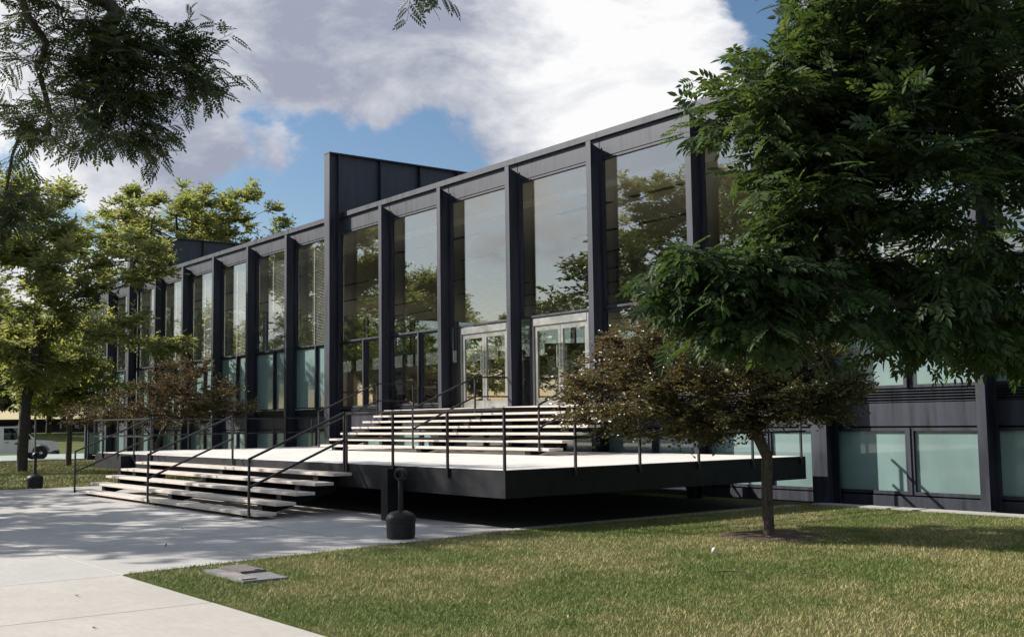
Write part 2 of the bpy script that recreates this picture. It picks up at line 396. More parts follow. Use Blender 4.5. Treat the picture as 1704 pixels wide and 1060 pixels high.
# paving: a grit bed with separate slabs on it
pav = tag(link('paving', B(0.9, 40, -19.0, -0.5, -0.24, -0.118).mesh('paving', JOINT)), 'concrete paving of large slabs in front of the steps', None, None, 'structure')
def edge_x(y):                                   # lawn edge east of the forecourt
    return 18.22 + (-6.9 - y) * (0.82 / 5.7)
XJ = [0.9, 3.3, 6.45, 9.6, 12.75, 15.95, 19.03]; YJ = [-0.55, -4.0, -6.66, -9.05, -10.81, -12.59]
for i in range(len(XJ) - 1):
    for j in range(len(YJ) - 1):
        if YJ[j] > -6.5: continue                     # gravel, darkened to give the deep shade, lies below the terrace instead
        g = .011
        MB().bbox(XJ[i] + g, XJ[i + 1] - g, YJ[j + 1] + g, YJ[j] - g, -.2, -.1 + .002 * ((i * 3 + j) % 3 - 1), .004).build('slab', CONC_OLD, pav)
XF = [0.9, 6.45, 12.75, 15.95, 19.03, 21.42, 23.85, 26.3, 28.7, 31.1, 33.5, 36.5, 40]
for i in range(len(XF) - 1):
    for (y0, y1) in ((-15.0, -12.59), (-19.0, -15.0)):
        MB().bbox(XF[i] + .009, XF[i + 1] - .009, y0 + .009, y1 - .009, -.2, -.1 + .0015 * (i % 3 - 1), .004).build('slab', CONC_NEW if XF[i] > 18.5 else CONC_OLD, pav)
SHADE_GRAVEL = aggregate('shade_gravel', (0.020, 0.018, 0.017), (0.075, 0.07, 0.066))  # near-black tone stands in for the deep shade under the terrace
tag(B(0.0, 17.95, -6.66, -0.55, -.2, -.104).build('shade_gravel_bed', SHADE_GRAVEL), 'gravel below the terrace, its colour darkened to give the deep shade', None, None, 'structure')
tag(B(17.96, 18.30, -6.64, -0.55, -.2, -.095).build('kerb_strip', CONC_OLD), 'narrow concrete strip between gravel and lawn', None, None, 'structure')
# raised lawn to the right of the forecourt
LP = [(edge_x(-12.56), -12.56), (41, -12.56), (41, -0.36), (18.30, -0.36), (18.24, -6.9)]
tag(MB().prism(LP, 2, -.22, -.093).build('lawn', LAWN), 'sunlit lawn with dry patches right of the paved forecourt', None, None, 'structure')
tag(B(18.30, 43.0, -0.36, -0.02, -.2, -.075).build('wall_footing', CONC_OLD), None, None, None, 'structure')
# street beyond the left lawn
tag(B(-46.5, -33.1, -300, 300, -.6, -.325).build('road', ASPH), 'pale street beyond the lawn', None, None, 'structure')
tag(B(-33.1, -31.4, -300, 300, -.6, -.255).build('pavement', CONC_NEW), 'pale kerbside pavement along the street', None, None, 'structure')

# ------------------------------------------------------------------ the hall
S = 3.048
GND, FLOOR, TRANS, HEAD, FTOP, CTOP = -0.10, 1.769, 3.91, 7.30, 7.775, 7.93
YG = 0.40                                        # glass plane
DEPTH = 36.6
hall = thing('glass_hall', 'long low black steel and glass hall with girders standing above its roof', 'building')
def I_beam(h0, h1, w, y0, y1, tf=.02, tw=.016, cut=0.0):
    """vertical I section, flange faces toward -y"""
    mb = MB().box(-w / 2, w / 2, y0, y0 + tf, h0, h1).box(-w / 2, w / 2, y1 - tf, y1, h0, h1 - cut)
    mb.prism([(y0 + tf, h0), (y1 - tf, h0), (y1 - tf, h1 - cut), (y0 + tf, h1)], 0, -tw / 2, tw / 2)
    return mb
mull_me = I_beam(GND + .03, 7.68, .16, 0.0, .338, cut=.12).mesh('mullion', STEEL)
K0, K1 = -8, 14
for k in range(K0, K1 + 1):
    if k % 6 == 0: continue
    link('mullion', mull_me, hall, (k * S, 0, 0))
    link('mullion', mull_me, hall, (k * S, DEPTH, 0)).rotation_euler.z = math.pi
for j in range(1, 12):
    for X, rz in ((K0 * S, -math.pi / 2), (K1 * S, math.pi / 2)):
        link('mullion', mull_me, hall, (X, j * S + .03, 0)).rotation_euler.z = rz
col_me = MB().box(-.165, .165, -.09, -.06, GND - .05, 9.80).box(-.165, .165, .24, .27, GND - .05, 9.80).box(-.013, .013, -.06, .24, GND - .05, 9.80).mesh('column', STEEL)
for k in (-6, 0, 6, 12):
    link('column', col_me, hall, (k * S, 0, 0))
    link('column', col_me, hall, (k * S, DEPTH, 0)).rotation_euler.z = math.pi
    g = MB().box(k * S - .18, k * S + .18, -.10, DEPTH + .10, 9.80, 9.835).box(k * S - .18, k * S + .18, .27, DEPTH - .27, 7.99, 8.02)
    g.box(k * S - .012, k * S + .012, .27, DEPTH - .27, 8.02, 9.80)
    g = g.build('girder', STEEL, hall)
    for q in range(1, 24):
        y = .27 + q * 1.505
        if y < DEPTH - .4: B(k * S - .15, k * S + .15, y - .01, y + .01, 8.02, 9.80).build('stiffener', STEEL, g)
# roof, ceiling, floors
B(K0 * S + .45, K1 * S - .45, .45, DEPTH - .45, 7.42, 7.86).build('roof', ROOFM, hall)
ceil = B(K0 * S + .5, K1 * S - .5, 2.5, DEPTH - 1, 7.30, 7.40).build('ceiling', CEIL, hall)
B(K0 * S + .5, K1 * S - .5, .47, 2.02, 7.32, 7.40).build('ceiling_border', CEIL, ceil)
B(K0 * S + .5, K1 * S - .5, 2.02, 2.48, 7.27, 7.40).build('ceiling_strip', CEILW, ceil)
for j in range(1, 10):
    y = .75 + j * S
    for k in range(K0, K1):
        if (k + j) % 3 == 2: continue
        B(k * S + .3, k * S + 2.55, y, y + .22, 7.285, 7.298).build('air_slot', DARKVOID, ceil)
B(K0 * S + .5, K1 * S - .5, .47, DEPTH - .47, FLOOR - .35, FLOOR).build('floor', TERRAZZO, hall)
B(K0 * S + .9, K1 * S - .9, .9, DEPTH - .9, -.3, FLOOR - .36).build('basement_core', DARKVOID, hall)
# core walls inside
core = link('core_partition', B(-22, 24, 12, 12.15, FLOOR, 4.05).mesh('core_partition', OAK), hall)
B(-.4, .5, 14.0, 14.6, FLOOR, 7.3).build('service_shaft', WHITEP, hall)
B(17.6, 18.5, 14.0, 14.6, FLOOR, 7.3).build('service_shaft', WHITEP, hall)

def chip(mb, name, mat, parent): return mb.build(name, mat, parent)
louv_me = None
def facade(origin, rz, n, kinds):
    """n bays of curtain wall running along local x from the origin; local -y is outdoors"""
    rot = Matrix.Translation(origin) @ Matrix.Rotation(rz, 4, 'Z')
    cache = {}
    def put(name, key, mb, mat, parent, i):
        """shared mesh per kind of piece, one object per bay"""
        if key not in cache: cache[key] = mb().mesh(name, mat)
        o = bpy.data.objects.new(name, cache[key]); COL.objects.link(o); o.parent = parent
        o.matrix_local = (rot @ Matrix.Translation((i * S, 0, 0))) if parent == hall else Matrix.Identity(4)
        return o
    a, b = .014, S - .014
    for i in range(n):
        kd = kinds(i)
        put('fascia_panel', 'fas', lambda: B(a, b, .338, .36, HEAD + .05, FTOP), STEEL, hall, i)
        put('coping', 'cop', lambda: B(-.0 + .004, S - .004, .26, .52, FTOP + .012, CTOP).box(.0, S, .345, .5, FTOP - .02, FTOP + .012), STEEL, hall, i)
        # upper light
        wd = put('window', 'wup', lambda: B(a, b, .35, .45, HEAD - .015, HEAD + .035).box(a, b, .35, .45, TRANS - .005, TRANS + .045)
                 .box(a, a + .05, .36, .45, TRANS + .045, HEAD - .015).box(b - .05, b, .36, .45, TRANS + .045, HEAD - .015), STEEL, hall, i)
        put('pane', 'pup', lambda: B(a + .05, b - .05, YG, YG + .012, TRANS + .045, HEAD - .015), GLASS, wd, i)
        if kd in ('frost', 'frost_open'):
            for q in range(3):
                x0 = .10 + q * .955; x1 = x0 + .92
                def bl(x0=x0, x1=x1):
                    mb = MB(); n_s = 66; ang = .55
                    for s_ in range(n_s):
                        z = HEAD - .08 - s_ * (HEAD - TRANS - .16) / (n_s - 1)
                        mb.raw([(x0, .545, z - .013), (x1, .545, z - .013), (x1, .585, z + .013), (x0, .585, z + .013)], [(0, 1, 2, 3)])
                    mb.box(x0, x1, .53, .60, HEAD - .07, HEAD - .02)
                    for xx in (x0 - .012, x1 - .012): mb.box(xx, xx + .032, .530, .534, TRANS + .08, HEAD - .06)
                    return mb
                put('blind', 'bl%d' % q, bl, BLIND, wd, i)
        if kd != 'door':
            # lower lights left and right of a mid bar
            for q, (x0, x1) in enumerate(((a, S / 2 - .035), (S / 2 + .035, b))):
                w2 = put('window', 'wlo%d' % q, lambda x0=x0, x1=x1: B(x0, x1, .36, .45, TRANS - .06, TRANS - .01).box(x0, x1, .36, .45, 1.90, 1.95)
                         .box(x0, x0 + .04, .36, .45, 1.95, TRANS - .06).box(x1 - .04, x1, .36, .45, 1.95, TRANS - .06), STEEL, hall, i)
                put('pane', ('plo%d' % q) + kd, lambda x0=x0, x1=x1: B(x0 + .04, x1 - .04, YG, YG + .012, 1.95, TRANS - .06), FROST if kd == 'frost' else GLASS, w2, i)
            put('mid_bar', 'mid', lambda: B(S / 2 - .03, S / 2 + .03, .30, .46, 1.90, TRANS - .008), STEEL, hall, i)
        put('transom', 'trs', lambda: B(a, b, .31, .349, TRANS - .008, TRANS + .04), STEEL, hall, i)
        # louvres, spandrel, basement lights
        if kd != 'door':
            lv = put('louvre', 'lvb', lambda: B(a, b, .40, .44, 1.65, 1.895), DARKVOID, hall, i)
            for q in range(5):
                put('slat', 'sl%d' % q, lambda q=q: MB().prism([(.33, 1.662 + q * .047), (.395, 1.682 + q * .047), (.395, 1.690 + q * .047), (.33, 1.672 + q * .047)], 0, a, b), STEEL, lv, i)
        put('spandrel', 'spn', lambda: B(a, b, .342, .38, 1.255, 1.645), STEEL, hall, i)
        for q, (x0, x1) in enumerate(((a, S / 2 - .03), (S / 2 + .03, b))):
            w3 = put('window', 'wba%d' % q, lambda x0=x0, x1=x1: B(x0, x1, .35, .45, 1.17, 1.225).box(x0, x1, .35, .45, .10, .155)
                     .box(x0, x0 + .05, .35, .45, .155, 1.17).box(x1 - .05, x1, .35, .45, .155, 1.17), STEEL, hall, i)
            put('pane', 'pba%d' % q, lambda x0=x0, x1=x1: B(x0 + .05, x1 - .05, YG, YG + .012, .155, 1.17), FROST, w3, i)
        put('mid_bar', 'mib', lambda: B(S / 2 - .027, S / 2 + .027, .33, .46, .10, 1.225), STEEL, hall, i)
        put('base_panel', 'bas', lambda: B(a, b, .342, .42, GND - .02, .075), STEEL, hall, i)
    return rot
def south(i):
    k = i + K0
    return 'door' if k in (2, 3) else 'clear' if 0 <= k < 6 else 'frost'
facade(Vector((K0 * S, 0, 0)), 0, K1 - K0, south)
facade(Vector((K1 * S, DEPTH, 0)), math.pi, K1 - K0, lambda i: 'clear')
facade(Vector((K0 * S, DEPTH - .03, 0)), -math.pi / 2, 12, lambda i: 'clear')
facade(Vector((K1 * S, .03, 0)), math.pi / 2, 12, lambda i: 'frost')

# doors in the two middle bays
for cx in (2.5 * S, 3.5 * S):
    x0, x1 = cx - 1.03, cx + 1.03
    fr = MB().box(x0 - .10, x0 - .012, .33, .47, FLOOR, TRANS - .01).box(x1 + .012, x1 + .10, .33, .47, FLOOR, TRANS - .01)
    sf = fr.build('door_surround', STEEL, hall)
    for (s0, s1) in ((cx - S / 2 + .014, x0 - .10), (x1 + .10, cx + S / 2 - .014)):
        B(s0, s1, YG, YG + .012, FLOOR + .02, TRANS - .01).build('pane', GLASS, sf)
    da = MB().box(x0 - .012, x0 + .06, .34, .45, FLOOR, 3.87).box(x1 - .06, x1 + .012, .34, .45, FLOOR, 3.87).box(x0 + .06, x1 - .06, .33, .45, 3.70, 3.87)
    da.build('door_frame', ALU, hall)
    B(x0, x1, .30, .50, FLOOR - .001, FLOOR + .018).build('threshold', ALU, hall)
    for sgn, (d0, d1) in ((1, (x0 + .075, cx - .006)), (-1, (cx + .006, x1 - .075))):
        lf = MB().box(d0, d0 + .085, .365, .415, FLOOR + .03, 3.69).box(d1 - .085, d1, .365, .415, FLOOR + .03, 3.69)
        lf.box(d0 + .085, d1 - .085, .365, .415, FLOOR + .03, FLOOR + .19).box(d0 + .085, d1 - .085, .365, .415, 3.57, 3.69)
        lf = lf.build('door', ALU, hall)
        B(d0 + .085, d1 - .085, .386, .394, FLOOR + .19, 3.57).build('pane', GLASS, lf)
        hx = (d1 - .045) if sgn == 1 else (d0 + .045)
        MB().tube([(hx, .29, FLOOR + .90), (hx, .29, FLOOR + 1.42)], .019, 10).bar((hx, .29, FLOOR + .98), (hx, .365, FLOOR + .98), .025).bar((hx, .29, FLOOR + 1.34), (hx, .365, FLOOR + 1.34), .025) \
            .box(hx - .04, hx + .04, .358, .3645, FLOOR + .85, FLOOR + 1.47).build('handle', CHROME, lf, True)

# ------------------------------------------------------------------ terrace
DK = .742; YF = -7.0; YB = -0.41; DX1 = 18.24; DX0 = -0.05
ter = thing('entrance_terrace', 'low floating terrace with pale stone deck and black steel edge before the doors', 'terrace')
for i in range(6):
    for j in range(3):
        x0 = DX0 + .04 + i * (DX1 - DX0 - .08) / 6; x1 = x0 + (DX1 - DX0 - .08) / 6; y0 = YF + .04 + j * 2.17; y1 = y0 + 2.17
        MB().bbox(x0 + .003, x1 - .003, y0 + .003, y1 - .003, DK - .10, DK + .004, .003).build('paver', TERR, ter)
B(DX0, DX1, YF, YF + .035, DK - .39, DK).build('edge_beam', STEEL_DECK, ter)
B(DX0, DX1, YB - .035, YB, DK - .39, DK).build('edge_beam', STEEL_DECK, ter)
for x in (DX0, DX1 - .035): B(x, x + .035, YF + .036, YB - .036, DK - .39, DK).build('edge_beam', STEEL_DECK, ter)
for k in range(1, 8): B(DX0 + .04, DX1 - .04, YF + k * .82, YF + k * .82 + .12, DK - .36, DK - .11).build('joist', STEEL_DECK, ter)
for x in (2.83, 15.46):
    for y, s in ((YF, -1), (YB, 1)):
        ya, yb = (y - .30, y - .004) if s < 0 else (y + .004, y + .22)
        MB().box(x - .10, x + .10, ya, ya + .02, GND - .02, .705).box(x - .10, x + .10, yb - .02, yb, GND - .02, .705).box(x - .012, x + .012, ya + .02, yb - .02, GND - .02, .705).build('support_column', STEEL_DECK, ter)
PW = .034
def railing(parent, name, posts, runs):
    """posts: (x, y, z0, z1); runs: list of polylines"""
    rl = MB()
    for r in runs:
        for p, q in zip(r, r[1:]): rl.bar(p, q, PW, .036)
    o = rl.build(name, RAIL, parent)
    for (x, y, z0, z1) in posts: B(x - PW / 2, x + PW / 2, y - PW / 2, y + PW / 2, z0, z1).build('post', RAIL, o)
    return o
RT, RM = 1.605, 1.18
yp = YF - .022; xr = DX1 + .022; xl = DX0 - .022
railing(ter, 'railing', [(x, yp, DK - .14, RT - .02) for x in (13.75, 15.27, 16.84)] + [(xr, yp, DK - .02, RT - .02)] + [(xr, y, DK - .12, RT - .02) for y in (-5.72, -4.42, -3.12, -1.82, -.55)],
        [[(13.75, yp, RT), (xr, yp, RT), (xr, YB - .02, RT)], [(13.75, yp, RM), (xr, yp, RM), (xr, YB - .02, RM)]])
railing(ter, 'railing', [(x, yp, DK - .14, RT - .02) for x in (.62, 1.85, 3.05, 4.22)] + [(xl, yp, DK - .02, RT - .02)] + [(xl, y, DK - .12, RT - .02) for y in (-5.72, -4.42, -3.12, -1.82, -.55)],
        [[(4.22, yp, RT), (xl, yp, RT), (xl, YB - .02, RT)], [(4.22, yp, RM), (xl, yp, RM), (xl, YB - .02, RM)]])

# ------------------------------------------------------------------ steps
def steps(name, label, x0, x1, y1, going, z1, rise, n, td, hx, posts_lo, posts_hi, zlo, ztop, extra):
    st = thing(name, label, 'steps')
    for i in range(n):
        y = y1 + i * going; z = z1 + i * rise
        MB().bbox(x0, x1, y, y + td, z - .052, z, .005).build('tread', TRAV, st)
    for x in (x0 + .75, (x0 + x1) / 2, x1 - .75):
        poly = []
        for i in range(n):
            y = y1 + i * going + .06; z = z1 + i * rise - .052
            poly += [(y, z), (y + going - .0, z)]
        lo = [(poly[-1][0], poly[-1][1] - .30), (poly[0][0] + .22, max(poly[0][1] - .10, z1 - .135)), (poly[0][0], max(poly[0][1] - .10, z1 - .135))]
        MB().prism(poly + lo, 0, x - .09, x + .09).build('stringer', STEEL_DECK, st)
    for x in hx:
        yl, yh = posts_lo, posts_hi
        P0, P1 = (x, yl, zlo[1]), (x, yh, ztop[1]); d = .46
        runs = [[P0, P1], [(x, yl, zlo[1] - d), (x, yh, ztop[1] - d)]]
        posts = [(x, yl, zlo[0], zlo[1] + .015), (x, yh, ztop[0], ztop[1] + .015)]
        if extra:
            runs[0].append((x, extra, ztop[1])); runs[1].append((x, extra, ztop[1] - d)); posts.append((x, extra, FLOOR, ztop[1] + .012))
        railing(st, 'handrail', posts, runs)
    return st
steps('lower_steps', 'lower flight of five open travertine steps rising from the paving to the terrace', 4.17, 13.90, -8.751, .348, .009, .147, 5, .36,
      (4.25, 9.0, 13.68), -8.775, YF - .03, (-.06, .875), (.62, 1.61), None)
steps('upper_steps', 'upper flight of six open travertine steps rising from the terrace to the glass doors', 4.373, 13.915, -2.681, .334, DK + .147, .147, 6, .36,
      (4.47, 9.03, 13.64), -2.70, -.95, (.82, 1.74), (1.60, 2.48), .20)
# landing between top step and doors
land = thing('door_landing', 'pale stone landing between the top step and the doors', 'landing')
B(4.373, 13.915, -.675, .29, FLOOR - .06, FLOOR - .004).build('landing_slab', TRAV, land)
B(4.5, 13.8, -.60, .28, FLOOR - .30, FLOOR - .062).build('landing_beam', STEEL_DECK, land)

# ------------------------------------------------------------------ trees
def skeleton(rng, stem, targets, seg=.35, bf=.25, arch=.10, first=0, jit=.05, dzp=.5):
    """greedy branching: every target joins the wood where path is shortest"""
    P = [np.array(p, float) for p in stem]; par = [-1] + list(range(len(stem) - 1)); pl = [0.0]
    for a, b in zip(stem, stem[1:]): pl.append(pl[-1] + float(np.linalg.norm(np.array(b) - np.array(a))))
    top = np.array(stem[-1], float); order = np.argsort(np.linalg.norm(targets - top, axis=1)); tips = []
    for ti in order:
        t = targets[ti]; A = np.array(P[first:]); d = np.linalg.norm(A - t, axis=1)
        dz = np.maximum(0, A[:, 2] - t[2])
        j = first + int(np.argmin(d + bf * np.array(pl[first:]) + dzp * dz)); p0 = P[j]; L = np.linalg.norm(t - p0)
        k = max(1, int(round(L / seg))); ctrl = (p0 + t) / 2 + np.array([0, 0, arch * L]) + rng.normal(0, jit * L, 3); prev = j
        for q in range(1, k + 1):
            u = q / k; pt = (1 - u) ** 2 * p0 + 2 * u * (1 - u) * ctrl + u * u * t
            if q < k: pt = pt + rng.normal(0, .06 * seg, 3)
            P.append(pt); par.append(prev); pl.append(pl[-1] * 0 + pl[prev] + L / k); prev = len(P) - 1
        tips.append(prev)
    return np.array(P), np.array(par), tips
def wood(P, par, tip_r, base_r, nside=6, ex=2.3, nstem=0):
    """tubes with pipe-model radii -> (stem mesh arrays, branch mesh arrays)"""
    n = len(P); acc = np.zeros(n); kids = [[] for _ in range(n)]
    for i in range(n - 1, -1, -1):
        if acc[i] == 0: acc[i] = tip_r ** ex
        if par[i] >= 0: acc[par[i]] += acc[i]; kids[par[i]].append(i)
    r = acc ** (1 / ex); r = np.minimum(r * (base_r / r[0]) ** np.clip((r - tip_r) / (r[0] - tip_r), 0, 1), base_r * 1.05)
    chains = []
    stack = [0]
    first = True
    while stack:
        s = stack.pop(); ch = [par[s], s] if par[s] >= 0 else [s]; c = s
        while kids[c]:
            ks = sorted(kids[c], key=lambda q: -r[q])
            if first and c + 1 < nstem and (c + 1) in ks: ks.remove(c + 1); ks.insert(0, c + 1)
            stack += ks[1:]; c = ks[0]; ch.append(c)
        chains.append((ch, first)); first = False
    out = []
    for want in (True, False):
        V = []; Q = []; off = 0
        for ch, main in chains:
            if main != want: continue
            pts = P[ch]; rad = r[ch].copy()
            if not main: rad[0] = min(rad[0], rad[1] * 1.25)
            if len(ch) < 2: continue
            ns = nside + 6 if main else nside
            T = np.gradient(pts, axis=0); T /= np.linalg.norm(T, axis=1, keepdims=True) + 1e-9
            a = np.cross(T[0], [.31, .77, .2]); a /= np.linalg.norm(a); ang = np.arange(ns) * 2 * math.pi / ns
            for i in range(len(pts)):
                a = a - T[i] * a.dot(T[i]); a /= np.linalg.norm(a) + 1e-9; b = np.cross(T[i], a)
                V.append(pts[i] + rad[i] * (np.cos(ang)[:, None] * a + np.sin(ang)[:, None] * b))
            for i in range(len(pts) - 1):
                k = np.arange(ns); k2 = (k + 1) % ns
                Q.append(np.stack([off + i * ns + k, off + i * ns + k2, off + (i + 1) * ns + k2, off + (i + 1) * ns + k], 1))
            off += len(pts) * ns
        out.append((np.concatenate(V), np.concatenate(Q)) if V else None)
    return out
def blobs(rng, spec, n, shell=.55):
    """points in a union of ellipsoids (centre, radii, weight), denser toward their skins"""
    W = np.array([s[2] for s in spec], float); W /= W.sum(); out = []
    for (c, rr, _), k in zip(spec, rng.multinomial(n, W)):
        d = rng.normal(size=(k, 3)); d /= np.linalg.norm(d, axis=1, keepdims=True)
        u = rng.random(k) ** (1 / 3) * (1 - shell) + shell * rng.random(k) ** .25
        out.append(np.array(c) + d * np.array(rr) * u[:, None])
    return np.concatenate(out)
# leaf templates (local y along the leaf, z its upper side)
def leaflet(L, W, fold=.18, y0=0.0, x0=0.0, ang=0.0):
    pts = np.array([(0, 0, 0), (-W * .42, L * .30, fold * W), (-W * .40, L * .62, fold * W), (0, L, -.02 * L), (W * .40, L * .62, fold * W), (W * .42, L * .30, fold * W)])
    ca, sa = math.cos(ang), math.sin(ang)
    q = pts.copy(); q[:, 0] = ca * pts[:, 0] + sa * pts[:, 1] + x0; q[:, 1] = -sa * pts[:, 0] + ca * pts[:, 1] + y0
    return q, np.array([(0, 3, 2, 1), (0, 5, 4, 3)])
def compound(pairs, L, lL, lW, terminal=True, droop=.25, ang=1.05, start=.28):
    V = []; Q = []; o = 0
    def add(v, q):
        nonlocal o
        V.append(v); Q.append(q + o); o += len(v)
    rw = .006 * L + .0012
    add(np.array([(-rw, 0, 0), (rw, 0, 0), (rw * .5, L, 0), (-rw * .5, L, 0)]), np.array([(0, 1, 2, 3)]))
    for i in range(pairs):
        y = L * (start + (1 - start) * (i / max(1, pairs - (0 if terminal else 1))))
        sc = .78 + .22 * math.sin(math.pi * (i + .6) / (pairs + .4))
        for s in (-1, 1): add(*leaflet(lL * sc, lW * sc, .16, y, s * rw, s * ang * (1 - .25 * i / pairs)))
    if terminal: add(*leaflet(lL, lW, .16, L, 0, 0))
    v = np.concatenate(V); v[:, 2] -= droop * (v[:, 1] / L) ** 2 * L
    return v, np.concatenate(Q)
SPRIG = (np.array([(-.5, 0, .06), (-.28, .75, .02), (0, 1, -.10), (0, .02, 0), (.28, .75, .02), (.5, 0.1, .06)]), np.array([(3, 2, 1, 0), (3, 5, 4, 2)]))
def unit(v): return v / (np.linalg.norm(v, axis=1, keepdims=True) + 1e-9)

def twigs(rng, P, par, tips, n, length, outw, flat=.5, droop=-.1):
    """short leafy twigs on the outer wood: start points and directions"""
    tips = np.array(tips); cen = P[:1] + (P[tips].mean(0) - P[0]) * np.array([1, 1, .8])
    st = rng.choice(tips, n); back = rng.random(n) < .45; st = np.where(back & (par[st] > 0), par[st], st)
    o = P[st]; d = unit(o - cen) * outw + rng.normal(size=(n, 3)) * np.array([1, 1, flat]); d[:, 2] += droop
    return o, unit(d), length * (.55 + .6 * rng.random(n))
def leaves_on(rng, o, d, L, per, tmpl, size, spread=.9, updir=.75, hang=.15):
    """leaves along twigs, alternating sides"""
    n = len(o); u = (np.arange(per)[None] + .3 + rng.random((n, per)) * .7) / per
    p = o[:, None] + d[:, None] * (L[:, None] * u)[..., None]; side = np.cross(d, [0, 0, 1.]); side = unit(side)
    sg = np.where(np.arange(per) % 2 == 0, 1., -1.)[None, :, None] * spread
    ax = d[:, None] * (.55 + .3 * rng.random((n, per, 1))) + side[:, None] * sg + rng.normal(0, .28, (n, per, 3)); ax[..., 2] -= hang
    p = p.reshape(-1, 3); ax = unit(ax.reshape(-1, 3)); nm = unit(rng.normal(0, .42, p.shape) + np.array([0, 0, updir]))
    return p, frames(ax, nm, size * (.7 + .5 * rng.random(len(p))))
def finish_tree(root, P, par, tips, tip_r, base_r, bark, nstem, crown_me, nside=5):
    st, br = wood(P, par, tip_r, base_r, nside, nstem=nstem)
    link('trunk', npmesh('trunk', *st, bark, True), root)
    if br: link('branches', npmesh('branches', *br, bark, True), root)
    return link('crown', crown_me, root)

def broad_tree(seed, name, label, loc, stem, spec, ntip, sprigs, size, leafm, bark=BARK, base_r=.22, tip_r=.008, group=None, cat='tree', first=1, aspect=.42, flat=.45, arch=.12):
    """mid-distance tree: wood plus many leaf sprays of compound-leaf size"""
    rng = np.random.default_rng(seed); root = thing(name, label, cat, loc, 0, group)
    T = blobs(rng, spec, ntip); P, par, tips = skeleton(rng, stem, T, seg=.5, bf=.30, arch=arch, first=first)
    n_tw = sprigs // 7
    o, d, L = twigs(rng, P, par, tips, n_tw, .75, .8, flat)
    p, M = leaves_on(rng, o, d, L, 7, SPRIG, size, .8, .45, .12)
    M = M * np.array([aspect * 1.3, 1, 1.0])[None, None, :]
    V, Q = inst(SPRIG[0], SPRIG[1], M, p)
    finish_tree(root, P, par, tips, tip_r, base_r, bark, len(stem), npmesh('crown', V, Q, leafm))
    return root
def copy_tree(src, label, loc, rz, sc, group=None):
    c = src.copy(); COL.objects.link(c); c.location = loc; c.rotation_euler.z = rz; c.scale = (sc, sc, sc)
    c['label'] = label
    if group: c['group'] = group
    for ch in src.children:
        d = ch.copy(); COL.objects.link(d); d.parent = c
    return c

# 1. tall honey locust on the left lawn
locA = broad_tree(11, 'locust_tree', 'tall yellow green locust tree with dark forked trunk on the left lawn', (-12.1, -5.85, -.14),
    [(0, 0, 0), (.03, 0, .8), (.05, .02, 1.7), (.12, .05, 2.6), (.3, .25, 3.6), (.35, .3, 4.8), (.3, .3, 6.0), (.2, .3, 7.4), (.1, .2, 8.6)],
    [((-.6, -.9, 6.2), (3.0, 3.0, 2.9), 5), ((.6, .8, 6.9), (2.1, 2.2, 2.0), 2.4), ((0, 0, 9.0), (2.4, 2.4, 1.9), 2.8), ((2.2, 3.4, 4.9), (1.5, 1.7, .8), .6), ((-2.0, -2.6, 4.2), (2.2, 2.2, 1.7), 1.6), ((.4, .8, 4.0), (2.2, 2.2, 1.0), 1.0), ((1.9, 3.3, 7.6), (1.4, 1.6, .9), .9)],
    175, 38000, .20, L_LOC, base_r=.19, first=2, aspect=.34)
# 2. slim young tree beside it
broad_tree(12, 'young_tree', 'slim young tree with straight pale trunk near the hall corner', (-17.5, -2.7, -.15),
    [(0, 0, 0), (.02, 0, 1), (0, .03, 2), (.02, .03, 3.2), (0, 0, 4.4), (0, 0, 5.6)],
    [((0, 0, 4.6), (2.0, 2.0, 2.2), 3), ((-.4, -.8, 3.4), (1.8, 1.8, 1.2), 2), ((.4, .7, 3.2), (1.6, 1.6, 1.0), 1)], 130, 13000, .17, L_LOC, BARK2, .12, first=2)
# 3. big old tree beyond the left end of the roof
locB = broad_tree(13, 'old_tree', 'broad old tree with yellowing crown rising behind the left end of the roof', (-38.5, 9.6, -.33),
    [(0, 0, 0), (.1, 0, 2), (.1, .1, 4), (0, .2, 6.5), (-.2, .2, 9), (0, .3, 12), (.1, 0, 15)],
    [((0, 0, 13.6), (5.0, 5.0, 4.2), 5), ((-2.6, -3.4, 12.5), (3.6, 3.6, 3.2), 3), ((2.0, 3.2, 14.5), (3.2, 3.6, 2.8), 3), ((3.2, 4.6, 11.5), (2.4, 2.8, 2.0), 1.5), ((0, 0, 9), (4.6, 4.6, 2.5), 2)],
    330, 42000, .27, L_LOC, base_r=.42, tip_r=.014, aspect=.34)
# 4. shade trees left of the picture: they dapple the paving and stand in the window reflections
locC = broad_tree(14, 'shade_tree', 'spreading shade tree over the forecourt opposite the right hand glass bays', (3.6, -17.6, -.12),
    [(0, 0, 0), (0, .05, 1.2), (.05, .1, 2.4), (.1, .1, 3.8), (.1, .1, 5.4), (0, 0, 7.2), (0, 0, 9.2)],
    [((0, 0, 8.2), (4.2, 4.2, 2.6), 5), ((-2.6, 1.2, 6.2), (3.2, 3.2, 2.0), 3), ((2.4, 1.0, 6.4), (3.2, 3.2, 2.0), 3), ((0, -2.4, 6.4), (3.2, 3.0, 2.0), 2), ((0, 0, 10.6), (2.6, 2.6, 1.6), 2)],
    300, 13000, .24, L_DEEP, base_r=.27, first=2)
TREES_REF = 'trees mirrored in the glass'
copy_tree(locC, 'tree mirrored in the door bays of the glass front', (-8.2, -18.4, -.12), 2.1, .86, TREES_REF)
copy_tree(locA, 'yellow green locust mirrored in the left clear bays', (-22.5, -17.5, -.2), 1.3, .95, TREES_REF)
copy_tree(locC, 'dark tree mirrored in the leftmost clear bay', (-31.0, -19.0, -.3), 4.0, 1.0, TREES_REF)
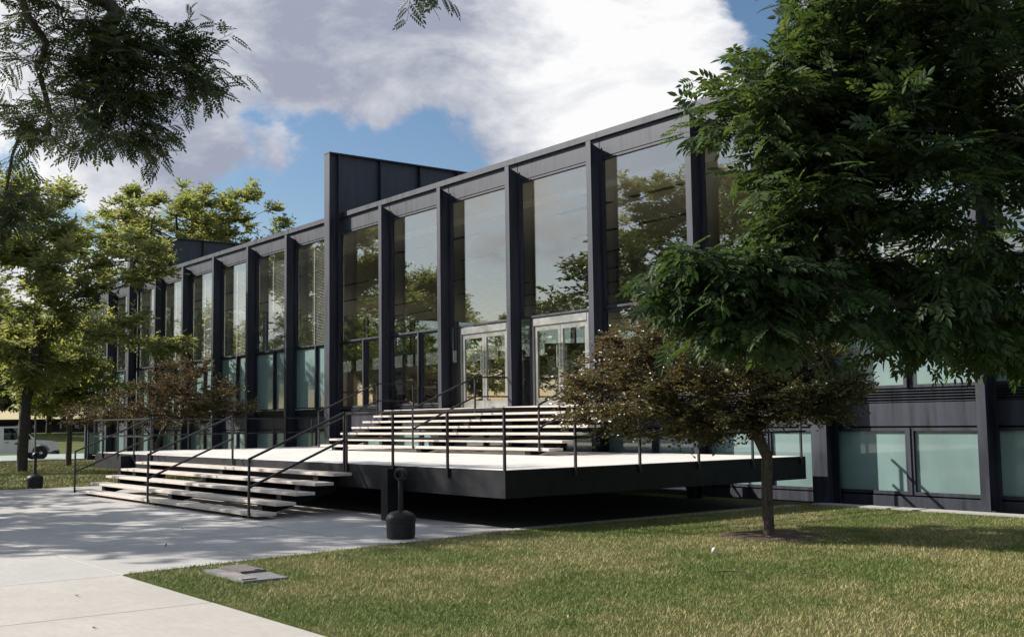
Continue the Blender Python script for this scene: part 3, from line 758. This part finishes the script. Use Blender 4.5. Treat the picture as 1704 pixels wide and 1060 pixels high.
for i, (x, y, sc, src, tx) in enumerate([
    (-48, -34, 1.1, locC, 'westernmost of the dark trees across the south lawn'), (-30, -48, 1.25, locB, 'very tall yellowing tree far out on the south lawn'),
    (-16, -44, 1.0, locC, 'dark tree on the south lawn facing the left door'), (-60, -55, .8, locB, 'yellowing tree at the far south west corner of the lawn'),
    (6, -42, 1.0, locC, 'dark tree on the south lawn facing the right door'), (-4, -60, .8, locB, 'yellowing tree farthest out on the south lawn'), (20, -36, .9, locC, 'easternmost of the dark trees across the south lawn')]):
    copy_tree(src, tx, (x, y, -.2), i * 1.7, sc, 'far trees in reflection')
for i in range(14):                                                # the tree belt that closes the south lawn
    copy_tree((locB, locC)[i % 2], 'tree of the belt closing the south lawn', (-104 + i * 10 + 3 * math.sin(i * 2.1), -78 + 5 * math.cos(i * 1.3), -.2), i * 1.1, (.75, 1.25)[i % 2], 'tree belt south of the lawn')
# trees west and north of the hall, seen green through its glass
for i, (x, y, sc, src, tx) in enumerate([
    (-44, 24, .62, locB, 'yellowing tree west of the hall seen through its glass'), (-50, 33, .95, locC, 'dark tree west of the hall seen through its glass'), (-42, 38, .9, locC, 'dark tree at the north west corner of the hall'),
    (-31, 47, .6, locB, 'yellowing tree behind the north west corner of the hall'), (-18, 48, 1.0, locC, 'dark tree behind the hall seen through two layers of glass'), (-47, 15, .9, locC, 'dark tree beside the street west of the hall')]):
    copy_tree(src, tx, (x, y, -.3), 2 + i * 1.9, sc, 'trees seen through the hall')
# 5. trees beyond the street
locD = broad_tree(15, 'street_tree', 'low crowned leafy tree just beyond the street above the truck nose', (-79, 4, float(ground_z(-79)) - .05),
    [(0, 0, 0), (0, .05, 1.0), (.05, .1, 2.0), (.05, .1, 3.4), (0, 0, 5.2), (0, 0, 7.2)],
    [((0, 0, 5.2), (3.6, 3.6, 3.4), 5), ((-1.8, -2.0, 4.0), (2.4, 2.6, 1.9), 2.5), ((1.6, 2.2, 3.8), (2.4, 2.6, 1.9), 2.5), ((0, 0, 7.6), (2.4, 2.4, 1.8), 2)],
    230, 30000, .27, L_LOC, base_r=.24, first=2, aspect=.4, group='trees beyond the street')
for i, (x, y, sc, src, tx) in enumerate([
    (-80, -5, 1.3, locD, 'leftmost leafy tree beyond the street, above the truck cab'), (-82, 12, 1.25, locD, 'leafy tree beyond the street left of the slim young tree'), (-78, 19.5, 1.25, locD, 'leafy tree beyond the street behind the slim young tree'),
    (-76, 28, 1.15, locD, 'low leafy tree beyond the street by the hall corner'), (-84, -1, .8, locB, 'tall tree on the rise behind the locust trunk'), (-86, 22, .85, locB, 'tall tree on the rise behind the slim young tree'),
    (-92, 9, .9, locB, 'tallest tree at the back of the rise beyond the street'), (-60, 33, 1.0, locC, 'dark tree beyond the street hidden by the hall end'), (-84, 40, .9, locB, 'tall tree beyond the street behind the hall end'),
    (-72, -14, 1.1, locD, 'tree beyond the street left of the picture edge'), (-90, 16, 1.15, locD, 'full leafy tree far back on the rise, right of the tallest one'), (-88, 3, 1.1, locD, 'full leafy tree far back on the rise, left of the tallest one')]):
    copy_tree(src, tx, (x, y, float(ground_z(x)) - .05), 1 + i * 2.3, sc, 'trees beyond the street')
for i in range(12):
    copy_tree((locD, locC)[i % 2], 'tree of the belt on the skyline beyond the street', (-106 - 5 * (i % 3), -44 + i * 11, .8), i * 1.4, (1.35, 1.25)[i % 2], 'tree belt beyond the street')
# 6. hawthorns on either side of the terrace
LEAF_S = leaflet(1.0, .62, .22)
def hawthorn(seed, name, label, loc, spec, ntip, ntw, leafm, sprig=.048, berries=900):
    rng = np.random.default_rng(seed); root = thing(name, label, 'tree', loc)
    stem = [(0, 0, 0), (-.015, 0, .25), (-.03, .02, .6), (-.03, .03, .90), (-.02, .03, 1.02)]
    T = blobs(rng, spec, ntip, .4); P, par, tips = skeleton(rng, stem, T, seg=.22, bf=.22, arch=.06, first=3, jit=.07)
    o, d, L = twigs(rng, P, par, tips, ntw, .30, .55, .34, .02)
    p, M = leaves_on(rng, o, d, L, 9, LEAF_S, sprig, .85, .6, .05)
    V, Q = inst(LEAF_S[0], LEAF_S[1], M, p)
    cr = finish_tree(root, P, par, tips, .0034, .074, BARK2, len(stem), npmesh('crown', V, Q, leafm), 5)
    tw = MB()
    ov = np.concatenate([np.stack([o, o + d * L[:, None]], 1)]); sel = rng.choice(len(ov), min(len(ov), 1300), False)
    for a, b in ov[sel]: tw.tube([a, (a + b) / 2 + rng.normal(0, .008, 3), b], [.0035, .003, .0018], 3)
    tw.build('twigs', BARK2, root)['kind'] = 'stuff'
    oc = np.array([(1, 0, 0), (-1, 0, 0), (0, 1, 0), (0, -1, 0), (0, 0, 1), (0, 0, -1)]) * .011
    of = np.array([(0, 2, 4), (2, 1, 4), (1, 3, 4), (3, 0, 4), (2, 0, 5), (1, 2, 5), (3, 1, 5), (0, 3, 5)])
    q = p[rng.choice(len(p), berries)] + rng.normal(0, .02, (berries, 3)) - np.array([0, 0, .02])
    b = link('berries', npmesh('berries', *inst(oc, of, np.repeat(np.eye(3)[None], berries, 0), q), BERRY, True), root); b['kind'] = 'stuff'
    return root
hawthorn(21, 'hawthorn_tree', 'small spreading hawthorn with red berries on the lawn right of the terrace', (21.2, -4.95, -.09),
    [((-.7, -.25, 2.35), (1.75, 1.5, .62), 5), ((-1.35, -.75, 1.70), (1.35, 1.2, .52), 4), ((.3, .2, 2.0), (.9, .85, .6), 3), ((-.2, -.3, 3.0), (1.5, 1.3, .5), 3.0), ((.65, .5, 1.75), (.65, .6, .34), .9), ((-1.8, -.9, 2.2), (1.0, .9, .5), 1.5), ((0, -.5, 1.75), (1.2, 1.0, .42), 1.8)],
    340, 8300, L_HAW, .056)
hawthorn(22, 'hawthorn_tree', 'small russet hawthorn left of the terrace before the frosted windows', (-2.9, -4.3, -.12),
    [((0, 0, 2.2), (2.3, 2.0, .75), 5), ((.6, .6, 2.9), (1.7, 1.5, .6), 3), ((1.6, 1.3, 2.1), (1.5, 1.3, .6), 2.5), ((-1.5, -1.3, 2.0), (1.3, 1.2, .5), 1.5)],
    260, 4200, L_HAW2, .062, 500)
tag(MB().lathe([(.05, .012), (.42, .016), (.66, .004), (.72, -.02)], 26, (21.25, -4.95, -.088)).build('soil_ring', MUD), 'ring of bare brown soil round the hawthorn trunk', 'soil patch')

# 7. ash tree in the right foreground: large pinnate leaves
def near_tree(seed, name, label, loc, stem, spec, ntip, ntw, tmpl, size, leafm, per, base_r, tip_r, twl, first, n_single, key, bf=.25, hang=.2, flat=.4, dzp=.5):
    rng = np.random.default_rng(seed); root = thing(name, label, 'tree', loc)
    T = np.concatenate([blobs(rng, spec[:1], int(ntip * spec[0][2] / sum(s[2] for s in spec)), .3), blobs(rng, spec[1:], int(ntip * (1 - spec[0][2] / sum(s[2] for s in spec))), .3)])
    P, par, tips = skeleton(rng, stem, T, seg=.3, bf=bf, arch=.08, first=first, dzp=dzp)
    o, d, L = twigs(rng, P, par, tips, ntw, twl, .9, flat, -.12)
    p, M = leaves_on(rng, o, d, L, per, tmpl, size, .85, .95, hang)
    rank = np.argsort(key(p)); a, b = rank[:n_single], rank[n_single:]
    V, Q = inst(tmpl[0], tmpl[1], M[b], p[b])
    cr = npmesh('crown', V, Q, leafm)
    c = finish_tree(root, P, par, tips, tip_r, base_r, BARK, len(stem), cr, 6)
    c['kind'] = 'stuff'
    tw = MB()
    for q, e, l in zip(o, d, L): tw.tube([q, q + e * l * .5, q + e * l], [tip_r * .8, tip_r * .6, tip_r * .35], 3)
    tw.build('twigs', BARK, root)['kind'] = 'stuff'
    lm = npmesh('leaf', tmpl[0], tmpl[1], leafm)
    for i in a:
        ob = link('leaf', lm, root); mm = Matrix([list(r) for r in M[i]]).to_4x4(); mm.translation = Vector(p[i]); ob.matrix_local = mm
    return root
ASHLEAF = compound(4, .19, .078, .034, True, .18, 1.0, .34)
ASHL = Vector((27.75, -7.3, -.09))
rel = lambda x, y, z: (x - ASHL.x, y - ASHL.y, z - ASHL.z)
near_tree(31, 'ash_tree', 'ash tree with big dark green pinnate leaves filling the right foreground', ASHL,
    [(0, 0, 0), (-.02, 0, .7), (-.05, 0, 1.4), (-.12, -.05, 2.0), (-.2, -.1, 2.8), (-.25, -.1, 3.8), (-.25, -.1, 5.0), (-.2, 0, 6.2)],
    [(rel(26.4, -8.3, 4.3), (1.25, 1.35, 1.1), 4), (rel(25.55, -9.75, 3.72), (.55, .62, .40), 1.9), (rel(25.32, -10.05, 2.42), (.50, .58, .34), 2.2),
     (rel(25.85, -9.1, 2.36), (.66, .72, .42), 2.2), (rel(26.35, -8.0, 2.42), (.75, .85, .36), 1.6), (rel(25.9, -9.2, 4.4), (.75, .8, .5), 1.7), (rel(26.1, -8.6, 3.3), (1.05, 1.05, .75), 3.0), (rel(26.5, -7.7, 2.2), (.65, .7, .28), 1.1), (rel(25.78, -9.3, 3.15), (.62, .68, .5), 2.4),
     (rel(27.9, -7.0, 5.4), (2.4, 2.2, 1.5), 3), (rel(26.9, -7.2, 3.4), (.9, .8, .8), .8)],
    345, 2600, ASHLEAF, 1.0, L_ASH, 6, .17, .0055, .42, 3, 300, lambda p: p[:, 0] * .606 + p[:, 1] * .795, .25, .16, .26)
# 8. locust bough hanging in from a tree behind the camera on the left
LOCLEAF = compound(6, .13, .036, .0165, True, .2, 1.0, .2)
LL = Vector((25.6, -20.4, -.12)); rel2 = lambda x, y, z: (x - LL.x, y - LL.y, z - LL.z)
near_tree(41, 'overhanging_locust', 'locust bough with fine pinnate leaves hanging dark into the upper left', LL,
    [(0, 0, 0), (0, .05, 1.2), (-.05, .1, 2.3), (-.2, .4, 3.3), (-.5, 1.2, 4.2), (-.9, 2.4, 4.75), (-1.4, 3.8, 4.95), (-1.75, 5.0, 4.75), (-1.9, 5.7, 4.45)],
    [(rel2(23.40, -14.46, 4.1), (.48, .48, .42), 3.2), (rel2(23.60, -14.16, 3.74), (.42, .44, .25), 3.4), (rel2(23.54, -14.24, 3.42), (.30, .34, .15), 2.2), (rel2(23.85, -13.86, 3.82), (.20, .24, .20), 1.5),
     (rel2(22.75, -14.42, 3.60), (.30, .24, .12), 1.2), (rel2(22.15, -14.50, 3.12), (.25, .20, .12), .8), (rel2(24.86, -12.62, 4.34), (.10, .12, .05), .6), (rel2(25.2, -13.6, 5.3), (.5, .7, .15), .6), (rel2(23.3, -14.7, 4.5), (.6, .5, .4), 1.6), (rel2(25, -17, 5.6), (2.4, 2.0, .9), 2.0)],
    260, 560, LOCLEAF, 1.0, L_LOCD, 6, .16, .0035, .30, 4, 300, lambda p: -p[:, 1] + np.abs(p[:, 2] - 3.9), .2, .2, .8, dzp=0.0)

# ------------------------------------------------------------------ grass blades
def blades(seed, n, xr_, yr_, h, wd, ok, zf, dens=None):
    rng = np.random.default_rng(seed); p = np.stack([rng.uniform(*xr_, n), rng.uniform(*yr_, n)], 1)
    keep = ok(p[:, 0], p[:, 1])
    if dens is not None: keep &= rng.random(n) < dens(p[:, 0], p[:, 1])
    p = p[keep]; k = len(p); hh = h * (.5 + .8 * rng.random(k)); a = rng.uniform(0, 2 * math.pi, k); lean = rng.normal(0, .55, (k, 2)) * hh[:, None]
    b = np.stack([p[:, 0], p[:, 1], zf(p[:, 0])], 1); s = np.stack([np.cos(a), np.sin(a), 0 * a], 1) * wd * (.6 + .8 * rng.random(k))[:, None]
    t = b + np.concatenate([lean, hh[:, None]], 1)
    V = np.stack([b - s, b + s, t], 1).reshape(-1, 3); Q = np.arange(3 * k).reshape(-1, 3)
    return V, Q
lawn_ok = lambda x, y: (x > edge_x(y) - .02 + .02 * np.sin(9 * y)) & (y > -12.58 + .02 * np.sin(7 * x)) & ((x - 21.25) ** 2 + (y + 4.95) ** 2 > .30) & ~((x > 19.42) & (x < 20.62) & (y > -11.93) & (y < -11.42))
def near_d(x, y): 
    d = np.hypot(x - CAM.x, y - CAM.y); return np.clip((11.0 / d) ** 1.5, .18, 1)
V, Q = blades(51, 620000, (18.1, 36), (-12.6, -.38), .031, .0026, lawn_ok, lambda x: x * 0 - .094, near_d)
tag(link('grass', npmesh('grass', V, Q, GRASS)), 'short mown grass blades on the right hand lawn', None, None, 'stuff')
left_ok = lambda x, y: (x < .85) & ~((x > -24.6) & (y > -.1))
V, Q = blades(52, 150000, (-31.2, .85), (-12, 6), .05, .009, left_ok, lambda x: ground_z(x) - .004)
tag(link('grass', npmesh('grass', V, Q, GRASS)), 'mown grass on the lawn left of the steps', None, None, 'stuff')

# ------------------------------------------------------------------ small things outdoors
def ash_bin(loc, label, rz):
    t = thing('ash_receptacle', label, 'ash bin', loc, rz, 'black smokers posts')
    MB().lathe([(.17, 0), (.186, .012), (.192, .05), (.195, .215), (.202, .222), (.202, .262), (.196, .268)], 14).build('base', BLACKPL, t, True)
    MB().lathe([(.197, .269), (.194, .283), (.176, .315), (.135, .345), (.08, .362), (.040, .368)], 26).build('dome', BLACKPL, t, True)
    MB().lathe([(.037, .366), (.036, .45), (.035, .80)], 16).build('pole', BLACKPL, t, True)
    h = MB().lathe([(.042, -.08), (.074, -.062), (.082, -.02), (.082, .035), (.070, .070), (.042, .070), (.036, .02), (.005, .02)], 20)
    o = h.build('head', BLACKPL, t, True); o.rotation_euler = (R(90), 0, R(35)); o.location = (0, 0, .845)
    return t
ash_bin((17.98, -8.55, -.10), 'black dome shaped smokers post on the paving at the lawn edge', 0)
ash_bin((.55, -8.68, -.115), 'black smokers post at the far left edge of the paving', 1.0)
hh = thing('utility_cover', 'pair of rough rectangular utility covers set in the grass by the path', 'utility cover', (20.02, -11.67, -.093), R(-3))
B(-.56, .56, -.235, .235, -.08, .022).build('frame', HANDHOLE, hh)
o = B(-.53, .03, -.06, .215, .022, .047).build('lid', LID_A, hh); o['label'] = 'darker raised lid'; o.rotation_euler.z = .05
o = B(-.10, .50, -.225, -.075, .022, .036).build('lid', LID_B, hh); o['label'] = 'paler speckled lid'
B(-.035, .005, .10, .16, .047, .056).build('latch', HANDHOLE, hh)
rng = np.random.default_rng(77)
def crumple(name, label, cat, loc, s, mat, n=9, g=None):
    V = rng.normal(size=(n, 3)) * np.array([s, s * .8, s * .35]); bm = bmesh.new()
    for v in V: bm.verts.new(v + np.array([0, 0, s * .45]))
    bmesh.ops.convex_hull(bm, input=bm.verts[:]); me = bpy.data.meshes.new(name); bm.to_mesh(me); bm.free(); me.materials.append(mat)
    return tag(link(name, me, None, loc), label, cat, g)
crumple('litter', 'scrap of white paper litter on the lawn before the hawthorn', 'litter', (22.05, -6.9, -.08), .045, PAPER)
for i, (x, y, tx) in enumerate([(23.6, -8.1, 'curled dead twig lying on the middle of the lawn'), (23.9, -7.7, 'straight dead twig lying beside the curled one'), (21.55, -5.35, 'dark twig on the soil below the hawthorn')]):
    a = rng.uniform(0, 6); pts = [(x + .09 * q * math.cos(a + .35 * q * (i != 1)), y + .09 * q * math.sin(a + .35 * q * (i != 1)), -.055 + .006 * (q % 2)) for q in range(5)]
    tag(MB().tube(pts, [.007, .007, .006, .005, .003], 5).build('twig', TWIG), tx, 'twig')
FL = leaflet(1, .5, .5)
leaf_me = npmesh('fallen_leaf', FL[0] * .06, FL[1], STRAW)
spots = [(19.35, -11.95), (20.8, -11.3), (24.2, -10.9), (22.4, -9.4), (26.1, -10.1), (23.0, -6.2), (25.4, -7.4), (21.0, -8.3), (27.0, -8.9), (24.9, -11.9), (18.6, -10.9), (16.8, -11.3), (14.5, -10.2), (20.3, -13.4), (22.0, -13.8), (19.9, -9.9), (23.4, -11.4), (25.9, -11.6)]
for i, (x, y) in enumerate(spots):
    o = link('fallen_leaf', leaf_me, None, (x, y, -.055 if lawn_ok(np.array(x), np.array(y)) else -.094)); o.rotation_euler = (rng.normal(0, .35), rng.normal(0, .3), rng.uniform(0, 6))
    tag(o, 'curled tan leaf fallen on the lawn or the paving', 'fallen leaf', 'fallen leaves')
sp = thing('sign_post', 'slim grey post standing on the left lawn near the locust trunk', 'post', (-20.5, -3.25, -.2))
MB().tube([(0, 0, 0), (0, 0, 2.9)], .035, 10).build('pole', HANDHOLE, sp, True); MB().lathe([(.035, 2.9), (.045, 2.92), (.02, 2.98)], 10).build('cap', HANDHOLE, sp)

# pickup truck in the street
tk = thing('pickup_truck', 'white pickup truck parked in the street behind the locust trunk', 'truck', (-35.0, 1.5, -.325))
# local frame: +y is forward (nose at y=0), x to the east is the visible side
prof = [(-5.55, .55), (-5.5, 1.08), (-3.35, 1.10), (-1.35, 1.10), (-.45, 1.03), (-.12, .96), (-.05, .80), (-.06, .55), (-.42, .50)]
def arch(yc, r=.46, n=9): return [(yc + r * math.cos(t), .42 + r * math.sin(t)) for t in np.linspace(math.pi * .04, math.pi * .96, n)]
outline = prof[:8] + [(-.40, .42)] + arch(-.93) + [(-1.45, .40), (-3.75, .40)] + arch(-4.35) + [(-4.95, .45)]
MB().prism(outline, 0, -.95, .95).build('body', TRUCKW, tk)
cab = MB()
for s in (-1, 1): cab.prism([(-3.30, 1.10), (-3.22, 1.74), (-3.05, 1.80), (-2.85, 1.80), (-2.85, 1.10)], 0, s * .86 - .06, s * .86 + .06)
cab.prism([(-3.22, 1.74), (-3.05, 1.83), (-2.15, 1.83), (-1.98, 1.76), (-2.1, 1.74)], 0, -.86, .86)
for s in (-1, 1): cab.prism([(-1.98, 1.76), (-1.32, 1.10), (-1.22, 1.10), (-1.92, 1.78)], 0, s * .88 - .04, s * .88 + .04)
cab.build('cab', TRUCKW, tk)
for s in (-1, 1): MB().prism([(-2.85, 1.10), (-2.85, 1.74), (-2.0, 1.74), (-1.36, 1.10)], 0, s * .87 - .008, s * .87 + .008).build('side_window', CARGLASS, tk)
MB().raw([(-.84, -1.94, 1.76), (.84, -1.94, 1.76), (.84, -1.27, 1.10), (-.84, -1.27, 1.10)], [(0, 1, 2, 3)]).build('windscreen', CARGLASS, tk)
MB().raw([(-.8, -3.26, 1.70), (.8, -3.26, 1.70), (.8, -3.29, 1.12), (-.8, -3.29, 1.12)], [(0, 1, 2, 3)]).build('rear_window', CARGLASS, tk)
B(-.7, .7, -2.9, -2.2, .8, 1.35).build('seat', DARKVOID, tk)
for s in (-1, 1):
    dr = B(s * .952 - .006, s * .952 + .006, -2.86, -1.42, .50, 1.09).build('door', TRUCKW, tk)
    B(s * .965 - .01, s * .965 + .01, -2.78, -2.60, .95, .99).build('handle', BLACKPL, dr)
    B(s * .962 - .003, s * .962 + .003, -2.30, -2.02, .86, .94).build('emblem', BLACKPL, dr)
    MB().prism([(-1.96, .80), (-1.86, .92), (-1.80, .92), (-1.91, .76)], 0, s * .962 - .003, s * .962 + .003).build('emblem', RED, dr)
    MB().box(s * 1.02 - .09, s * 1.02 + .09, -1.62, -1.54, 1.12, 1.32).build('mirror', BLACKPL, tk)
    B(s * .70 - .20, s * .70 + .20, -.16, -.055, .74, .92).build('headlight', WHITEP, tk)
MB().bbox(-.95, .95, -.10, .10, .46, .60, .03).build('bumper', CHROME, tk)
B(-.93, .93, -.12, .05, .28, .45).build('air_dam', BLACKPL, tk)
B(-.5, .5, -.10, -.035, .66, .93).build('grille', BLACKPL, tk)
for y in (-.93, -4.35):
    for s in (-1, 1):
        wv = MB().lathe([(.20, -.11), (.35, -.11), (.375, -.08), (.375, .08), (.35, .11), (.20, .11)], 22)
        wo = wv.build('wheel', RUBBER, tk, True); wo.rotation_euler = (0, R(90), 0); wo.location = (s * .84, y, .375)
        ro = MB().lathe([(.02, -.10), (.19, -.09), (.21, .0), (.21, .09), (.13, .10), (.05, .12)], 14).build('rim', CHROME, wo, True)
# low dark buildings added as the band of shade under the far trees
for i, (x, y, wx, wy, h, tx) in enumerate([(-118, 18, 16, 74, 1.1, 'low dark building standing in for the shade under the trees across the street'), (-122, -62, 16, 60, 1.1, 'second low building standing in for the shade under trees far to the left')]):
    b = thing('far_shade_building', tx, 'building', (x, y, .9))
    B(-wx / 2, wx / 2, -wy / 2, wy / 2, -.5, h).build('wall', SHADE_BRICK, b); B(-wx / 2 - .3, wx / 2 + .3, -wy / 2 - .3, wy / 2 + .3, h, h + .4).build('roof', DARKVOID, b)
    for q in range(int(wy / 5)):
        f = B(wx / 2 - .05, wx / 2 + .06, -wy / 2 + 1.5 + q * 5, -wy / 2 + 4 + q * 5, .3, .9).build('window', STEEL, b); B(wx / 2 + .062, wx / 2 + .07, -wy / 2 + 1.65 + q * 5, -wy / 2 + 3.85 + q * 5, .4, .8).build('pane', CARGLASS, f)

# ------------------------------------------------------------------ inside the hall
def desk(x, y, label, rz=0):
    t = thing('drafting_table', label, 'table', (x, y, FLOOR), rz, 'tables inside the hall')
    B(-.8, .8, -.4, .4, .72, .755).build('tabletop', WHITEP, t)
    for sx in (-.74, .74):
        for sy in (-.35, .35): B(sx - .02, sx + .02, sy - .02, sy + .02, 0, .72).build('leg', ALU, t)
    return t
desk(-4.3, 2.75, 'white table of the leftmost bent reader inside'); desk(-1.35, 3.0, 'white table with a bottle behind the left glass bay'); desk(1.0, 3.1, 'white table behind the second clear bay')
bt = thing('bottle', 'pale bottle standing on the white table behind the glass', 'bottle', (-1.55, 2.8, FLOOR + .756)); MB().lathe([(.03, 0), (.036, .02), (.036, .15), (.014, .20), (.014, .23)], 12).build('flask', PAPER, bt, True)
def person(seed, label, loc, rz, pose, top, trousers, hair_long=False):
    """one skinned body; shirt and trousers are material zones of it, hair a child"""
    sit = pose == 'sit'
    hipz = .50 if sit else .92; lean = .22 if sit else .03
    J = {'pel': (0, 0, hipz), 'sp': (0, lean * .4, hipz + .22), 'ch': (0, lean, hipz + .42), 'nk': (0, lean + .05, hipz + .56), 'hd': (0, lean + .12, hipz + .66), 'cr': (0, lean + .13, hipz + .79)}
    E = [('pel', 'sp'), ('sp', 'ch'), ('ch', 'nk'), ('nk', 'hd'), ('hd', 'cr')]
    RD = {'pel': (.15, .11), 'sp': (.135, .10), 'ch': (.155, .11), 'nk': (.052, .052), 'hd': (.076, .092), 'cr': (.066, .078)}
    for s, n in ((-1, 'l'), (1, 'r')):
        J['sh' + n] = (s * .19, lean - .01, hipz + .47); RD['sh' + n] = (.062, .062)
        if sit: J['el' + n] = (s * .25, lean + .16, hipz + .24); J['wr' + n] = (s * .13, lean + .38, hipz + .29)
        else: J['el' + n] = (s * .24, -.02, hipz + .18); J['wr' + n] = (s * .25, .08, hipz - .06)
        RD['el' + n] = (.042, .042); RD['wr' + n] = (.027, .03)
        dirv = Vector(J['wr' + n]) - Vector(J['el' + n]); dirv.normalize()
        J['pm' + n] = tuple(Vector(J['wr' + n]) + dirv * .08); RD['pm' + n] = (.036, .018)
        E += [('ch', 'sh' + n), ('sh' + n, 'el' + n), ('el' + n, 'wr' + n), ('wr' + n, 'pm' + n)]
        side = dirv.orthogonal().normalized()
        for q in range(4):
            J['f%d' % q + n] = tuple(Vector(J['pm' + n]) + dirv * (.075 + .012 * (q in (1, 2))) + side * (q - 1.5) * .022); RD['f%d' % q + n] = (.009, .009); E.append(('pm' + n, 'f%d' % q + n))
        J['th' + n] = tuple(Vector(J['wr' + n]) + dirv * .05 + side * .065); RD['th' + n] = (.010, .010); E.append(('wr' + n, 'th' + n))
        J['hp' + n] = (s * .09, .01, hipz - .03); RD['hp' + n] = (.088, .092)
        if sit: J['kn' + n] = (s * .12, .44, hipz); J['an' + n] = (s * .12, .42, .09); J['to' + n] = (s * .13, .60, .045)
        else: J['kn' + n] = (s * .10, .03, .50); J['an' + n] = (s * .10, -.02, .09); J['to' + n] = (s * .12, .15, .045)
        RD['kn' + n] = (.060, .060); RD['an' + n] = (.042, .045); RD['to' + n] = (.04, .03)
        E += [('pel', 'hp' + n), ('hp' + n, 'kn' + n), ('kn' + n, 'an' + n), ('an' + n, 'to' + n)]
    keys = list(J); me = bpy.data.meshes.new('person'); me.from_pydata([J[k] for k in keys], [(keys.index(a), keys.index(b)) for a, b in E], [])
    tmp = bpy.data.objects.new('person_tmp', me); COL.objects.link(tmp)
    sk = tmp.modifiers.new('skin', 'SKIN'); sb = tmp.modifiers.new('sub', 'SUBSURF'); sb.levels = 1; sb.render_levels = 1
    for i, k in enumerate(keys):
        me.skin_vertices[0].data[i].radius = RD[k]; me.skin_vertices[0].data[i].use_root = (k == 'pel')
    dg = bpy.context.evaluated_depsgraph_get(); ev = tmp.evaluated_get(dg); body = bpy.data.meshes.new_from_object(ev)
    bpy.data.objects.remove(tmp, do_unlink=True)
    body.name = 'person'; body.materials.clear()
    for m in (SKIN, top, trousers): body.materials.append(m)
    for p in body.polygons:
        c = p.center; z = c.z
        arm = abs(c.x) > .16 and z > hipz - .15 and not (sit and z < hipz + .12)
        wrd = min((c - Vector(J['pm' + n])).length for n in 'lr')
        p.material_index = 0 if (z > hipz + .53 or wrd < .12) else 1 if (z > hipz + .02 or (arm and not sit)) else 2
        p.use_smooth = True
    root = link('person', body, None, loc); root.rotation_euler.z = rz
    tag(root, label, 'person')
    hd = Vector(J['hd']); rg = np.random.default_rng(seed)
    hb = bmesh.new(); bmesh.ops.create_uvsphere(hb, u_segments=14, v_segments=9, radius=1)
    for v in list(hb.verts):
        if v.co.z < -.35 and (v.co.y > -.1 or not hair_long) or (v.co.y > .35 and v.co.z < .45): hb.verts.remove(v)
    for v in hb.verts:
        k = 1 + rg.normal(0, .02)
        v.co = Vector((v.co.x * .095 * k, v.co.y * .108 * k - .012, v.co.z * (.125 if v.co.z > 0 else (.24 if hair_long else .12)) * k + .055)) + hd
    hm = bpy.data.meshes.new('hair'); hb.to_mesh(hm); hb.free(); hm.materials.append(HAIR)
    for p in hm.polygons: p.use_smooth = True
    link('hair', hm, root)
    fm = MB()
    for s in (-1, 1): fm.lathe([(.001, -.011), (.011, -.004), (.011, .004), (.001, .011)], 8, (hd.x + s * .032, hd.y + .083, hd.z + .045))
    fm.build('eyes', HAIR, root); MB().raw([(hd.x - .012, hd.y + .085, hd.z + .005), (hd.x + .012, hd.y + .085, hd.z + .005), (hd.x, hd.y + .112, hd.z + .01), (hd.x, hd.y + .088, hd.z + .045)], [(0, 1, 2), (0, 2, 3), (1, 3, 2)]).build('nose', SKIN, root)
    MB().box(hd.x - .022, hd.x + .022, hd.y + .078, hd.y + .090, hd.z - .028, hd.z - .020).build('mouth', RED, root)
    return root
def stool(x, y, label):
    t = thing('stool', label, 'stool', (x, y, FLOOR), 0, 'stools inside the hall'); MB().lathe([(.16, .40), (.18, .41), (.18, .44), (.15, .45)], 16).build('seat', OAK, t)
    for q in range(4):
        a = q * math.pi / 2 + .78; MB().bar((.12 * math.cos(a), .12 * math.sin(a), .40), (.19 * math.cos(a), .19 * math.sin(a), 0), .025).build('leg', STEEL, t)
for i, (px, py, rz, top, tr, lab, lg, sl) in enumerate([
    (-4.75, 2.25, -1.1, cloth('grey', (.30, .31, .33)), cloth('jeans', (.05, .06, .09)), 'person in grey top bent over a table behind the left clear bay', True, 'stool under the bent reader in grey'),
    (-1.75, 3.55, 2.2, cloth('crimson', (.45, .03, .05)), cloth('black', (.02, .02, .02)), 'person in red top seated at the table with the bottle', True, 'stool under the reader in red'),
    (-.45, 2.85, 1.3, cloth('white', (.55, .55, .57)), cloth('slate', (.08, .08, .10)), 'person in pale shirt seated facing the red topped reader', False, 'stool under the reader in the pale shirt'),
    (.45, 3.75, 3.0, cloth('brown', (.12, .07, .05)), cloth('navy', (.03, .04, .07)), 'person in brown jumper seated behind the second bay', False, 'stool under the reader in brown')]):
    person(60 + i, lab, (px, py, FLOOR), rz, 'sit', top, tr, lg); stool(px, py, sl)
person(70, 'person in black coat standing inside left of the right hand doors', (4.75, 4.0, FLOOR), 2.4, 'stand', cloth('coat', (.015, .015, .018)), cloth('dark', (.02, .02, .025)))
pb = thing('display_board', 'standing display board with pale panels seen through the right hand doors', 'board', (1.2, 9.6, FLOOR), R(50))
B(-1.6, 1.6, -.03, .03, .2, 2.35).build('panel_frame', OAK, pb)
for q in range(3): B(-1.5 + q * 1.02, -.56 + q * 1.02, -.045, -.032, .45, 1.75).build('sheet', WHITEP, pb)
for s in (-1.5, 1.5): B(s - .03, s + .03, -.25, .25, 0, .19).build('foot', STEEL, pb)
